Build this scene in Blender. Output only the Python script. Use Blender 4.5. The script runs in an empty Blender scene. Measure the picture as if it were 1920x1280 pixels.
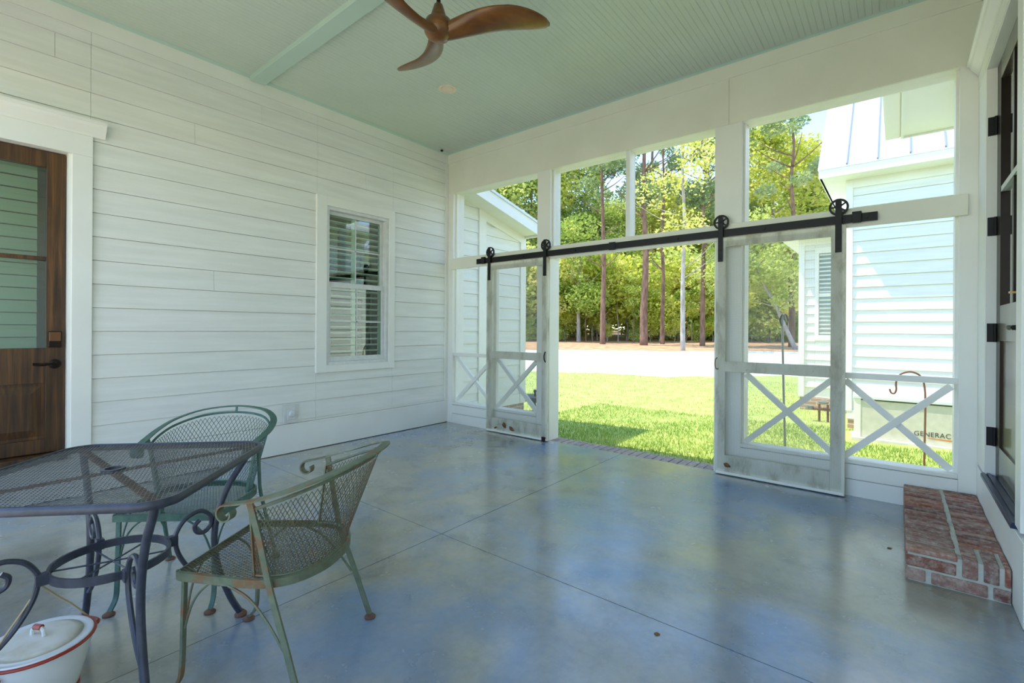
import bpy, bmesh, math, random
from mathutils import Vector, Matrix
random.seed(11)
PI = math.pi
scene = bpy.context.scene
COL = scene.collection

# ------------------------------------------------------------------ camera
FPX, CYP, YAW, ROLL, HC = 893.87, 616.62, 0.680312, 0.0059139, 1.22
CAM = Vector((4.59494, -4.33022, HC))
_W = Vector((-math.sin(YAW), math.cos(YAW), 0)); _R = Vector((math.cos(YAW), math.sin(YAW), 0)); _U = Vector((0, 0, 1))
_r2 = _R * math.cos(ROLL) + _U * math.sin(ROLL); _u2 = -_R * math.sin(ROLL) + _U * math.cos(ROLL)
cam = bpy.data.cameras.new('camera'); camo = bpy.data.objects.new('camera', cam); COL.objects.link(camo)
cam.sensor_width = 36.0; cam.lens = FPX / 1920 * 36.0; cam.shift_y = (CYP - 640) / 1920; cam.clip_start = 0.02; cam.clip_end = 400
camo.matrix_world = Matrix(((_r2.x, _u2.x, -_W.x, CAM.x), (_r2.y, _u2.y, -_W.y, CAM.y), (_r2.z, _u2.z, -_W.z, CAM.z), (0, 0, 0, 1)))
scene.camera = camo

# ------------------------------------------------------------------ world, sun, exposure
SUN_DIR = Vector((0.48, 0.21, -1.0)).normalized()          # the way the light travels
world = bpy.data.worlds.new('sky'); scene.world = world; world.use_nodes = True
wt = world.node_tree; wt.nodes.clear()
wo = wt.nodes.new('ShaderNodeOutputWorld'); wb = wt.nodes.new('ShaderNodeBackground'); ws = wt.nodes.new('ShaderNodeTexSky')
ws.sky_type = 'NISHITA'; ws.sun_disc = False
ws.sun_elevation = math.asin(-SUN_DIR.z); ws.sun_rotation = math.atan2(-SUN_DIR.x, -SUN_DIR.y)
ws.altitude = 0; ws.air_density = 1.0; ws.dust_density = 0.15; ws.ozone_density = 3.0
wb.inputs['Strength'].default_value = 0.40
wt.links.new(ws.outputs[0], wb.inputs['Color']); wt.links.new(wb.outputs[0], wo.inputs['Surface'])
sun = bpy.data.lights.new('sun', 'SUN'); sun.energy = 4.0; sun.angle = math.radians(0.6); sun.color = (1.0, 0.92, 0.79)
suno = bpy.data.objects.new('sun', sun); COL.objects.link(suno); suno.location = (-6, -4, 12)
suno.rotation_euler = SUN_DIR.to_track_quat('-Z', 'Y').to_euler()
scene.view_settings.view_transform = 'Standard'; scene.view_settings.look = 'None'
scene.view_settings.exposure = 0.70; scene.view_settings.gamma = 1.0; scene.view_settings.use_curve_mapping = False
scene.cycles.max_bounces = 10; scene.cycles.diffuse_bounces = 6; scene.cycles.transparent_max_bounces = 24
scene.cycles.sample_clamp_indirect = 8.0

# ------------------------------------------------------------------ helpers
WL = {}                                                     # world position of every thing built without rotation
def S(r, g, b):
    f = lambda c: (c / 255 / 12.92) if c / 255 <= 0.04045 else ((c / 255 + 0.055) / 1.055) ** 2.4
    return (f(r), f(g), f(b), 1.0)
def tag(o, label=None, cat=None, group=None, kind=None):
    if label: o['label'] = label
    if cat: o['category'] = cat
    if group: o['group'] = group
    if kind: o['kind'] = kind
    return o
def thing(name, label, cat, loc=(0, 0, 0), rotz=0.0, group=None, kind=None):
    o = bpy.data.objects.new(name, None); COL.objects.link(o)
    o.empty_display_size = 0.1; o.location = loc; o.rotation_euler = (0, 0, rotz)
    WL[o.name] = Vector(loc) if rotz == 0 else Vector((0, 0, 0))
    return tag(o, label, cat, group, kind)
class MB:
    def __init__(s): s.v = []; s.f = []
    def add(s, vs, fs):
        n = len(s.v); s.v += [tuple(p) for p in vs]; s.f += [tuple(i + n for i in q) for q in fs]; return s
    def box(s, x0, x1, y0, y1, z0, z1):
        return s.add([(x0, y0, z0), (x1, y0, z0), (x1, y1, z0), (x0, y1, z0), (x0, y0, z1), (x1, y0, z1), (x1, y1, z1), (x0, y1, z1)],
                     [(0, 3, 2, 1), (4, 5, 6, 7), (0, 1, 5, 4), (1, 2, 6, 5), (2, 3, 7, 6), (3, 0, 4, 7)])
    def bar(s, a, b, w, h, up=(0, 0, 1), taper=1.0):
        a, b = Vector(a), Vector(b); d = (b - a).normalized(); up = Vector(up)
        sd = d.cross(up)
        if sd.length < 1e-4: sd = d.cross(Vector((1, 0, 0)))
        sd.normalize(); u = sd.cross(d).normalized(); vs = []
        for p, k in ((a, 1.0), (b, taper)):
            for i, j in ((-1, -1), (1, -1), (1, 1), (-1, 1)): vs.append(p + sd * (w / 2 * i * k) + u * (h / 2 * j * k))
        return s.add(vs, [(0, 1, 2, 3), (7, 6, 5, 4), (0, 4, 5, 1), (1, 5, 6, 2), (2, 6, 7, 3), (3, 7, 4, 0)])
    def sweep(s, pts, prof, closed=False, up=(0, 0, 1), cap=True, scale=None):
        pts = [Vector(p) for p in pts]; n = len(pts); m = len(prof); vs = []; fs = []; up0 = Vector(up); prev = None
        for i in range(n):
            if closed: t = pts[(i + 1) % n] - pts[i - 1]
            else: t = pts[min(i + 1, n - 1)] - pts[max(i - 1, 0)]
            t.normalize()
            u = (prev if prev is not None else up0); sd = t.cross(u)
            if sd.length < 1e-4: sd = t.cross(Vector((1, 0.2, 0)))
            sd.normalize(); u = sd.cross(t).normalized()
            if not closed and prev is None or prev is not None: prev = u
            if closed: prev = None
            k = scale[i] if scale else 1.0
            for a, b in prof: vs.append(pts[i] + sd * (a * k) + u * (b * k))
        for i in range(n if closed else n - 1):
            j = (i + 1) % n
            for q in range(m): fs.append((i * m + q, i * m + (q + 1) % m, j * m + (q + 1) % m, j * m + q))
        if cap and not closed: fs.append(tuple(range(m - 1, -1, -1))); fs.append(tuple((n - 1) * m + q for q in range(m)))
        return s.add(vs, fs)
    def tube(s, pts, r, k=8, closed=False, up=(0, 0, 1), scale=None):
        return s.sweep(pts, [(r * math.cos(2 * PI * i / k), r * math.sin(2 * PI * i / k)) for i in range(k)], closed, up, True, scale)
    def lathe(s, prof, c=(0, 0, 0), k=24, sx=1.0, sy=1.0):
        vs = []; fs = []; n = len(prof)
        for r, z in prof:
            for i in range(k): vs.append((c[0] + r * sx * math.cos(2 * PI * i / k), c[1] + r * sy * math.sin(2 * PI * i / k), c[2] + z))
        for j in range(n - 1):
            for i in range(k): fs.append((j * k + i, j * k + (i + 1) % k, (j + 1) * k + (i + 1) % k, (j + 1) * k + i))
        fs.append(tuple(range(k - 1, -1, -1))); fs.append(tuple((n - 1) * k + i for i in range(k)))
        return s.add(vs, fs)
    def prism(s, poly, ax, a, b):
        """poly: 2D points in the two axes other than ax; extruded along ax from a to b"""
        n = len(poly); vs = []
        for q in (a, b):
            for p in poly:
                vs.append({0: (q, p[0], p[1]), 1: (p[0], q, p[1]), 2: (p[0], p[1], q)}[ax])
        fs = [tuple(range(n - 1, -1, -1)), tuple(range(n, 2 * n))] + [(i, (i + 1) % n, n + (i + 1) % n, n + i) for i in range(n)]
        return s.add(vs, fs)
    def build(s, name, mat, parent=None, smooth=False, bevel=0.0, local=False, label=None, kind=None, mesh=None):
        off = Vector((0, 0, 0))
        if parent is not None and not local: off = WL.get(parent.name, Vector((0, 0, 0)))
        me = bpy.data.meshes.new(name); me.from_pydata([(x - off.x, y - off.y, z - off.z) for x, y, z in s.v], [], s.f)
        bm = bmesh.new(); bm.from_mesh(me); bmesh.ops.recalc_face_normals(bm, faces=bm.faces); bm.to_mesh(me); bm.free()
        me.materials.append(mat)
        if smooth: me.polygons.foreach_set('use_smooth', [True] * len(me.polygons))
        o = bpy.data.objects.new(name, me); COL.objects.link(o)
        if parent is not None: o.parent = parent; WL[o.name] = off
        else: WL[o.name] = Vector((0, 0, 0))
        if smooth == 'auto':
            try: me.set_sharp_from_angle(angle=math.radians(40))
            except Exception: pass
        if bevel:
            bv = o.modifiers.new('bevel', 'BEVEL'); bv.width = bevel; bv.segments = 2; bv.limit_method = 'ANGLE'
        return tag(o, label, None, None, kind)
def bx(name, mat, parent, *d, bevel=0.0, label=None): return MB().box(*d).build(name, mat, parent, bevel=bevel, label=label)
def crom(P, n=8, closed=False):
    P = [Vector(p) for p in P]; out = []; N = len(P)
    for i in range(N if closed else N - 1):
        if closed: a, b, c, d = P[i - 1], P[i], P[(i + 1) % N], P[(i + 2) % N]
        else: a, b, c, d = P[max(i - 1, 0)], P[i], P[i + 1], P[min(i + 2, N - 1)]
        for k in range(n):
            t = k / n
            out.append(0.5 * ((2 * b) + (c - a) * t + (2 * a - 5 * b + 4 * c - d) * t * t + (3 * b - a - 3 * c + d) * t ** 3))
    if not closed: out.append(P[-1])
    return out
def copy_tree(o, parent=None):
    c = o.copy(); COL.objects.link(c); c.parent = parent
    for ch in list(o.children): copy_tree(ch, c)
    return c
def ray(u, v):
    X = (u - 960) / FPX; Y = -(v - CYP) / FPX; cr, sr = math.cos(ROLL), math.sin(ROLL)
    return _R * (cr * X - sr * Y) + _U * (sr * X + cr * Y) + _W
def onplane(ax, val, u, v):
    d = ray(u, v); return CAM + d * ((val - CAM[ax]) / d[ax])
def ground(x, y):
    d = (x - CAM.x) * _W.x + (y - CAM.y) * _W.y
    K = [(-30, -0.14), (4, -0.14), (5.5, -0.18), (8, -0.30), (18, -0.30), (34, -0.14), (50, 0.05), (120, 1.2)]
    for (a, p), (b, q) in zip(K, K[1:]):
        if d <= b: return p + (q - p) * max(0, (d - a)) / (b - a)
    return 1.2
def onground(u, v):
    d = ray(u, v); t = 2.0
    while t < 150:
        p = CAM + d * t
        if p.z <= ground(p.x, p.y): return p
        t += 0.02
    return CAM + d * 60

# ------------------------------------------------------------------ materials
def newmat(name):
    m = bpy.data.materials.new(name); m.use_nodes = True; nt = m.node_tree; b = nt.nodes['Principled BSDF']
    return m, nt, b
def N(nt, t, **kw):
    n = nt.nodes.new(t)
    for k, v in kw.items():
        if k in n.inputs: n.inputs[k].default_value = v
        else: setattr(n, k, v)
    return n
def coord(nt, mode='pos', sc=(1, 1, 1)):
    mp = N(nt, 'ShaderNodeMapping'); mp.inputs['Scale'].default_value = sc
    if mode == 'pos': g = N(nt, 'ShaderNodeNewGeometry'); nt.links.new(g.outputs['Position'], mp.inputs['Vector'])
    else: g = N(nt, 'ShaderNodeTexCoord'); nt.links.new(g.outputs['Object'], mp.inputs['Vector'])
    return mp.outputs['Vector']
def ramp(nt, src, stops):
    r = N(nt, 'ShaderNodeValToRGB'); e = r.color_ramp.elements
    while len(e) < len(stops): e.new(0.5)
    for q, (p, c) in zip(e, stops): q.position = p; q.color = c if len(c) == 4 else (*c, 1)
    nt.links.new(src, r.inputs['Fac']); return r.outputs['Color']
def noise(nt, vec, scale, detail=4.0, rough=0.55, dist=0.0):
    n = N(nt, 'ShaderNodeTexNoise'); n.inputs['Scale'].default_value = scale; n.inputs['Detail'].default_value = detail
    n.inputs['Roughness'].default_value = rough; n.inputs['Distortion'].default_value = dist
    nt.links.new(vec, n.inputs['Vector']); return n.outputs['Fac']
def mixc(nt, a, b, fac, mode='MIX'):
    m = N(nt, 'ShaderNodeMix'); m.data_type = 'RGBA'; m.blend_type = mode
    for sock, val in ((m.inputs[6], a), (m.inputs[7], b), (m.inputs[0], fac)):
        if hasattr(val, 'is_output'): nt.links.new(val, sock)
        else: sock.default_value = val
    return m.outputs[2]
def bump(nt, b, h, strength=0.3, dist=0.01):
    n = N(nt, 'ShaderNodeBump'); n.inputs['Strength'].default_value = strength; n.inputs['Distance'].default_value = dist
    nt.links.new(h, n.inputs['Height']); nt.links.new(n.outputs[0], b.inputs['Normal'])
def paint(name, c1, c2, rough=0.45, sc=(3, 3, 3), lo=0.35, hi=0.7, bs=0.0, bsc=40, mode='pos'):
    m, nt, b = newmat(name); v = coord(nt, mode, sc)
    nt.links.new(ramp(nt, noise(nt, v, 1.0), [(lo, c1), (hi, c2)]), b.inputs['Base Color']); b.inputs['Roughness'].default_value = rough
    if bs: bump(nt, b, noise(nt, coord(nt, mode, sc), bsc), bs, 0.004)
    return m
M = {}
M['white'] = paint('white_paint', S(232, 230, 222), S(240, 238, 231), 0.42, (2, 2, 2))
M['siding'] = paint('siding_paint', S(230, 229, 222), S(240, 239, 233), 0.5, (1.5, 1.5, 18), bs=0.12, bsc=14)
M['trimw'] = paint('trim_paint', S(236, 234, 226), S(242, 241, 234), 0.4, (2, 2, 2))
M['cream'] = paint('beam_paint', S(232, 229, 213), S(240, 237, 223), 0.45, (2, 2, 2))
M['green'] = paint('ceiling_green_paint', S(199, 209, 195), S(205, 215, 201), 0.42, (1.2, 1.2, 1.2))
M['greentrim'] = paint('ceiling_trim_green', S(186, 208, 194), S(192, 214, 200), 0.4, (2, 2, 2))
# weathered door paint with grime
m, nt, b = newmat('old_door_paint'); v = coord(nt, 'pos', (6, 6, 2)); n1 = noise(nt, v, 1.6, 6, 0.65)
c = ramp(nt, n1, [(0.36, S(176, 170, 146)), (0.5, S(214, 211, 192)), (0.72, S(228, 226, 212))])
n2 = noise(nt, coord(nt, 'pos', (26, 26, 26)), 1.0, 4, 0.6)
c = mixc(nt, c, S(120, 108, 84), ramp(nt, n2, [(0.66, (0, 0, 0)), (0.74, (0.6, 0.6, 0.6))]))
nt.links.new(c, b.inputs['Base Color']); b.inputs['Roughness'].default_value = 0.6; bump(nt, b, n1, 0.2, 0.005); M['olddoor'] = m
# concrete floor
m, nt, b = newmat('mottled_concrete'); v = coord(nt)
nA = noise(nt, v, 1.1, 6, 0.62, 0.6); nB = noise(nt, v, 4.5, 5, 0.58); nC = noise(nt, v, 0.55, 3, 0.5); nD = noise(nt, v, 30, 6, 0.7)
c = ramp(nt, nA, [(0.32, S(122, 123, 115)), (0.45, S(156, 153, 136)), (0.56, S(176, 171, 149)), (0.68, S(140, 143, 138))])
c = mixc(nt, c, ramp(nt, nB, [(0.32, S(104, 105, 99)), (0.5, S(152, 151, 139)), (0.70, S(168, 165, 149))]), 0.5)
# blue-grey mottling over the whole floor, deepened to stand in for reflected sky
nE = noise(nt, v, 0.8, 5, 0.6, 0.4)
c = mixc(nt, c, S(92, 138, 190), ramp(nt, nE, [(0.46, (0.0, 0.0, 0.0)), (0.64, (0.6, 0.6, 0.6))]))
c = mixc(nt, c, ramp(nt, nD, [(0.3, (0.6, 0.6, 0.6)), (0.6, (1, 1, 1))]), 0.3, 'MULTIPLY')
nt.links.new(c, b.inputs['Base Color'])
rr = ramp(nt, nB, [(0.3, (0.30, 0.30, 0.30)), (0.7, (0.20, 0.20, 0.20))]); nt.links.new(rr, b.inputs['Roughness'])
b.inputs['IOR'].default_value = 1.6; b.inputs['Coat Weight'].default_value = 0.8; b.inputs['Coat Roughness'].default_value = 0.16
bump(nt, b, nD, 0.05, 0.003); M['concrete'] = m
M['joint'] = paint('joint_dirt', S(92, 82, 66), S(120, 105, 82), 0.9, (9, 9, 9))
def plain(name, c, rough=0.5, metal=0.0, spec=None):
    m, nt, b = newmat(name); v = coord(nt, 'obj', (14, 14, 14)); k = 0.86
    nt.links.new(ramp(nt, noise(nt, v, 1.0), [(0.3, (c[0] * k, c[1] * k, c[2] * k, 1)), (0.7, c)]), b.inputs['Base Color'])
    b.inputs['Roughness'].default_value = rough; b.inputs['Metallic'].default_value = metal; return m
M['black'] = plain('black_iron', S(22, 21, 21), 0.5, 0.3)
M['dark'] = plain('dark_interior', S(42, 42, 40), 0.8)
def rusty(name, c1, c2, rust, amount, rough=0.5):
    m, nt, b = newmat(name); v = coord(nt, 'obj', (1, 1, 1)); n1 = noise(nt, v, 9, 5, 0.65); n2 = noise(nt, v, 22, 5, 0.7)
    c = ramp(nt, n2, [(0.35, c1), (0.65, c2)])
    c = mixc(nt, c, rust, ramp(nt, n1, [(amount, (0, 0, 0)), (amount + 0.1, (0.85, 0.85, 0.85))]))
    nt.links.new(c, b.inputs['Base Color']); b.inputs['Roughness'].default_value = rough; b.inputs['Metallic'].default_value = 0.15
    bump(nt, b, n2, 0.2, 0.002); return m
M['tbl'] = rusty('table_charcoal_enamel', S(50, 54, 66), S(66, 70, 84), S(112, 74, 48), 0.66, 0.38)
M['tblmesh'] = rusty('table_mesh_enamel', S(96, 98, 98), S(122, 123, 120), S(118, 92, 70), 0.68, 0.45)
M['tblrust'] = rusty('rusted_cross_bar', S(104, 68, 46), S(142, 90, 56), S(76, 62, 52), 0.6, 0.7)
M['chairA'] = rusty('chair_green_enamel', S(62, 94, 84), S(84, 116, 102), S(112, 96, 66), 0.64, 0.5)
M['chairB'] = rusty('chair_olive_enamel', S(92, 104, 84), S(118, 124, 100), S(128, 92, 60), 0.52, 0.55)
M['foot'] = rusty('rusty_foot', S(96, 70, 56), S(128, 96, 78), S(140, 128, 116), 0.6, 0.8)
def wood(name, c1, c2, c3, sc=(30, 30, 1.2), rough=0.4, mode='pos', coat=0.0):
    m, nt, b = newmat(name); v = coord(nt, mode, sc); n1 = noise(nt, v, 1.0, 7, 0.65, 0.4)
    c = ramp(nt, n1, [(0.28, c1), (0.5, c2), (0.74, c3)])
    n2 = noise(nt, coord(nt, mode, (2.2, 2.2, 1.6)), 1.0, 4, 0.6)
    c = mixc(nt, c, ramp(nt, n2, [(0.35, (0.45, 0.45, 0.45)), (0.65, (1, 1, 1))]), 0.6, 'MULTIPLY')
    nt.links.new(c, b.inputs['Base Color']); b.inputs['Roughness'].default_value = rough; b.inputs['Coat Weight'].default_value = coat
    bump(nt, b, n1, 0.15, 0.004); return m
M['doorwood'] = wood('dark_stained_door_wood', S(38, 24, 12), S(84, 54, 26), S(140, 92, 40), coat=0.2)
M['doorwood2'] = wood('grey_brown_door_wood', S(44, 38, 30), S(84, 72, 56), S(122, 106, 84), rough=0.28, coat=0.5)
M['fanwood'] = wood('fan_walnut', S(66, 38, 10), S(112, 68, 22), S(148, 98, 36), (3, 3, 12), 0.32, 'obj', 0.3)
def glass(name, tint=(1, 1, 1, 1), rough=0.0, refl=1.0):
    m, nt, b = newmat(name); nt.nodes.remove(b); out = nt.nodes['Material Output']
    t = N(nt, 'ShaderNodeBsdfTransparent'); t.inputs['Color'].default_value = tint
    g = N(nt, 'ShaderNodeBsdfGlossy'); g.inputs['Roughness'].default_value = rough; g.inputs['Color'].default_value = (1, 1, 1, 1)
    lw = N(nt, 'ShaderNodeLayerWeight'); pw_ = N(nt, 'ShaderNodeMath', operation='POWER'); nt.links.new(lw.outputs['Facing'], pw_.inputs[0]); pw_.inputs[1].default_value = 4.0
    fr = N(nt, 'ShaderNodeMath', operation='MULTIPLY_ADD'); nt.links.new(pw_.outputs[0], fr.inputs[0]); fr.inputs[1].default_value = 0.88; fr.inputs[2].default_value = 0.11 * refl
    mx = N(nt, 'ShaderNodeMixShader'); nt.links.new(fr.outputs[0], mx.inputs[0]); nt.links.new(t.outputs[0], mx.inputs[1]); nt.links.new(g.outputs[0], mx.inputs[2])
    nt.links.new(mx.outputs[0], out.inputs['Surface']); return m
M['glass'] = glass('window_glass', (0.80, 0.90, 0.83, 1), 0.005, 1.0)
def screenmat(name, c, pitch, frac, axis=(0, 2)):
    m, nt, b = newmat(name); out = nt.nodes['Material Output']; b.inputs['Base Color'].default_value = c; b.inputs['Roughness'].default_value = 0.6
    g = N(nt, 'ShaderNodeNewGeometry'); sp = N(nt, 'ShaderNodeSeparateXYZ'); nt.links.new(g.outputs['Position'], sp.inputs[0]); fs = []
    for a in axis:
        md = N(nt, 'ShaderNodeMath', operation='MODULO'); nt.links.new(sp.outputs[a], md.inputs[0]); md.inputs[1].default_value = pitch
        ab = N(nt, 'ShaderNodeMath', operation='ABSOLUTE'); nt.links.new(md.outputs[0], ab.inputs[0])
        lt = N(nt, 'ShaderNodeMath', operation='LESS_THAN'); nt.links.new(ab.outputs[0], lt.inputs[0]); lt.inputs[1].default_value = pitch * frac; fs.append(lt.outputs[0])
    mxm = N(nt, 'ShaderNodeMath', operation='MAXIMUM'); nt.links.new(fs[0], mxm.inputs[0]); nt.links.new(fs[1], mxm.inputs[1])
    t = N(nt, 'ShaderNodeBsdfTransparent'); mx = N(nt, 'ShaderNodeMixShader')
    nt.links.new(mxm.outputs[0], mx.inputs[0]); nt.links.new(t.outputs[0], mx.inputs[1]); nt.links.new(b.outputs[0], mx.inputs[2])
    nt.links.new(mx.outputs[0], out.inputs['Surface']); return m
M['hardware_cloth'] = screenmat('galvanised_screen_cloth', S(176, 178, 168), 0.0065, 0.13)
M['insect_screen'] = screenmat('fine_insect_screen', S(120, 122, 118), 0.0025, 0.03)
def brickmat(name, cols, lime):
    m, nt, b = newmat(name); oi = N(nt, 'ShaderNodeObjectInfo'); v = coord(nt)
    c = ramp(nt, oi.outputs['Random'], [(i / max(1, len(cols) - 1), q) for i, q in enumerate(cols)])
    n1 = noise(nt, v, 26, 6, 0.7); n2 = noise(nt, v, 60, 4, 0.6)
    c = mixc(nt, c, lime, ramp(nt, n1, [(0.45, (0, 0, 0)), (0.66, (0.7, 0.7, 0.7))]))
    c = mixc(nt, c, ramp(nt, n2, [(0.3, (0.5, 0.5, 0.5)), (0.6, (1, 1, 1))]), 0.6, 'MULTIPLY')
    nt.links.new(c, b.inputs['Base Color']); b.inputs['Roughness'].default_value = 0.85; bump(nt, b, n1, 0.5, 0.006); return m
M['brick'] = brickmat('old_red_brick', [S(134, 78, 62), S(172, 132, 116), S(120, 84, 78), S(166, 98, 70), S(182, 150, 134), S(140, 96, 86), S(158, 118, 104)], S(204, 188, 172))
M['brick2'] = brickmat('grey_pink_brick', [S(158, 138, 126), S(172, 152, 138), S(148, 132, 124)], S(205, 196, 184))
M['mortar'] = paint('mortar', S(186, 184, 170), S(206, 203, 190), 0.9, (20, 20, 20), bs=0.3)
# brick wall far away
m, nt, b = newmat('foundation_brick'); bt = N(nt, 'ShaderNodeTexBrick'); mp = coord(nt)
cx = N(nt, 'ShaderNodeSeparateXYZ'); nt.links.new(mp, cx.inputs[0]); ad = N(nt, 'ShaderNodeMath', operation='ADD'); nt.links.new(cx.outputs[0], ad.inputs[0]); nt.links.new(cx.outputs[1], ad.inputs[1])
cb = N(nt, 'ShaderNodeCombineXYZ'); nt.links.new(ad.outputs[0], cb.inputs[0]); nt.links.new(cx.outputs[2], cb.inputs[1]); nt.links.new(cb.outputs[0], bt.inputs['Vector'])
bt.inputs['Color1'].default_value = S(160, 120, 100); bt.inputs['Color2'].default_value = S(186, 150, 128); bt.inputs['Mortar'].default_value = S(214, 204, 190)
bt.inputs['Scale'].default_value = 1.0; bt.inputs['Brick Width'].default_value = 0.2; bt.inputs['Row Height'].default_value = 0.067; bt.inputs['Mortar Size'].default_value = 0.006
nt.links.new(bt.outputs['Color'], b.inputs['Base Color']); b.inputs['Roughness'].default_value = 0.9; M['brickwall'] = m
M['grassground'] = paint('lawn_soil_and_thatch', S(146, 164, 76), S(184, 194, 104), 0.95, (3, 3, 3), 0.3, 0.7)
M['blade'] = None
m, nt, b = newmat('grass_blades'); v = coord(nt); c = ramp(nt, noise(nt, v, 1.2, 5, 0.6), [(0.3, S(124, 156, 56)), (0.5, S(150, 174, 72)), (0.7, S(186, 196, 104))])
nt.links.new(c, b.inputs['Base Color']); b.inputs['Roughness'].default_value = 0.6; M['blade'] = m
M['gravel'] = paint('pale_gravel_drive', S(212, 206, 196), S(234, 230, 222), 0.95, (6, 6, 6))
M['litter'] = paint('pine_straw_litter', S(156, 108, 70), S(206, 168, 124), 0.95, (2, 2, 2), 0.3, 0.68)
def leafmat(name, cols):
    m, nt, b = newmat(name); out = nt.nodes['Material Output']; oi = N(nt, 'ShaderNodeObjectInfo'); v = coord(nt, 'pos', (1, 1, 1))
    n1 = noise(nt, v, 0.7, 4, 0.6); n2 = noise(nt, v, 6.0, 2, 0.5)
    ad = N(nt, 'ShaderNodeMath', operation='ADD'); nt.links.new(n1, ad.inputs[0])
    ml = N(nt, 'ShaderNodeMath', operation='MULTIPLY_ADD'); nt.links.new(oi.outputs['Random'], ml.inputs[0]); ml.inputs[1].default_value = 0.3; ml.inputs[2].default_value = -0.15
    nt.links.new(ml.outputs[0], ad.inputs[1])
    c = ramp(nt, ad.outputs[0], [(0.28 + 0.44 * i / (len(cols) - 1), q) for i, q in enumerate(cols)])
    c = mixc(nt, c, ramp(nt, n2, [(0.3, (0.6, 0.6, 0.6)), (0.7, (1, 1, 1))]), 0.7, 'MULTIPLY')
    nt.links.new(c, b.inputs['Base Color']); b.inputs['Roughness'].default_value = 0.55
    tr = N(nt, 'ShaderNodeBsdfTranslucent'); nt.links.new(c, tr.inputs['Color']); mx = N(nt, 'ShaderNodeMixShader'); mx.inputs[0].default_value = 0.58
    nt.links.new(b.outputs[0], mx.inputs[1]); nt.links.new(tr.outputs[0], mx.inputs[2]); nt.links.new(mx.outputs[0], out.inputs['Surface']); return m
M['leaf'] = leafmat('oak_leaves', [S(150, 180, 74), S(190, 208, 96), S(220, 230, 128), S(240, 244, 170)])
M['leafpine'] = leafmat('pine_needles', [S(120, 146, 92), S(152, 176, 116), S(188, 204, 146)])
M['leafyel'] = leafmat('yellow_green_leaves', [S(186, 200, 70), S(216, 222, 92), S(240, 238, 130), S(248, 244, 168)])
M['bark'] = paint('pine_bark', S(92, 66, 52), S(140, 112, 94), 0.95, (5, 5, 1.6), 0.3, 0.7, bs=0.4)
M['barkgrey'] = paint('grey_bark', S(120, 112, 102), S(176, 168, 156), 0.95, (4, 4, 1.5), 0.3, 0.7)
M['metalroof'] = paint('white_standing_seam_metal', S(222, 224, 227), S(230, 231, 233), 0.4, (1, 1, 1))
M['seam'] = plain('seam_shade_grey', S(150, 153, 158), 0.45, 0.2)  # grey puts the shadow along the white roof seams into their colour
M['enamel'] = paint('white_enamel', S(226, 228, 222), S(238, 239, 234), 0.22, (8, 8, 8))
M['red'] = plain('red_enamel', S(164, 52, 34), 0.3)
M['lid'] = paint('dirty_lid_enamel', S(196, 188, 164), S(224, 220, 206), 0.4, (9, 9, 9), 0.35, 0.6)
M['generator'] = plain('beige_steel', S(214, 210, 196), 0.45)
M['padconc'] = paint('pale_concrete', S(206, 200, 190), S(224, 220, 212), 0.9, (6, 6, 6))
M['letters'] = plain('dark_lettering', S(60, 60, 60), 0.5)
M['orange'] = plain('orange_stripe', S(224, 130, 44), 0.5)
M['steel'] = plain('galvanised_steel', S(150, 152, 150), 0.4, 0.7)
M['bronze'] = plain('dark_bronze', S(46, 36, 30), 0.35, 0.7)
M['copper'] = plain('copper_keypad', S(122, 84, 54), 0.4, 0.5)
M['brass'] = plain('brass', S(196, 160, 84), 0.3, 0.9)
M['rusthook'] = plain('rusty_hook', S(124, 84, 60), 0.7, 0.2)
M['chain'] = plain('jute_twine', S(190, 170, 130), 0.8)
M['deadleaf'] = paint('dead_leaf', S(110, 72, 36), S(146, 102, 54), 0.8, (40, 40, 40))
M['plastic'] = plain('white_plastic', S(226, 226, 222), 0.4)
M['bulb'] = paint('light_trim', S(232, 214, 190), S(238, 222, 200), 0.4, (9, 9, 9))
M['slat'] = paint('grey_slat', S(168, 172, 156), S(180, 183, 168), 0.5, (4, 4, 4))
M['louver'] = paint('shutter_white', S(222, 226, 220), S(232, 234, 230), 0.4, (4, 4, 4))

# ================================================================== the porch shell
XR = 5.02; YB = -4.80; ZC = 3.50
# ---- floor: four concrete slabs with saw-cut joints
fl = thing('floor', 'mottled grey concrete porch floor with thin saw-cut joints', 'floor', kind='structure')
bx('floor_base', M['joint'], fl, -0.1, XR + 0.02, YB, 0.0, -0.13, -0.008)
J = 0.0022
for x0, x1 in ((-0.02, 2.49 - J), (2.49 + J, XR)):
    for y0, y1 in ((YB, -2.385 - J), (-2.385 + J, 0.0)):
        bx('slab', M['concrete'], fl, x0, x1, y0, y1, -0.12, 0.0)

# ---- ceiling: beadboard planks, flat batten, trim
ce = thing('ceiling', 'pale green beadboard porch ceiling', 'ceiling', kind='structure')
bx('ceiling_deck', M['green'], ce, -0.1, XR + 0.1, YB - 0.2, 0.19, ZC + 0.012, ZC + 0.06)
pw = XR / 61
def plank_mb(x0, x1, y0, y1):
    g = 0.0022; xm = (x0 + x1) / 2; z = ZC; zt = ZC + 0.013
    return MB().prism([(x0, zt), (x0, z + g), (x0 + g, z), (xm - 2 * g, z), (xm - g, z + g), (xm, z + g * 0.2), (xm + g, z + g), (xm + 2 * g, z), (x1 - g, z), (x1, z + g), (x1, zt)], 1, y0, y1)
for y0, y1 in ((YB, -2.47), (-2.35, 0.0)):
    pm = None
    for i in range(61):
        if pm is None: o = plank_mb(0, pw, y0, y1).build('plank', M['green'], ce); pm = o.data
        else: o = bpy.data.objects.new('plank', pm); COL.objects.link(o); o.parent = ce; o.location = (i * pw, 0, 0)
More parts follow.
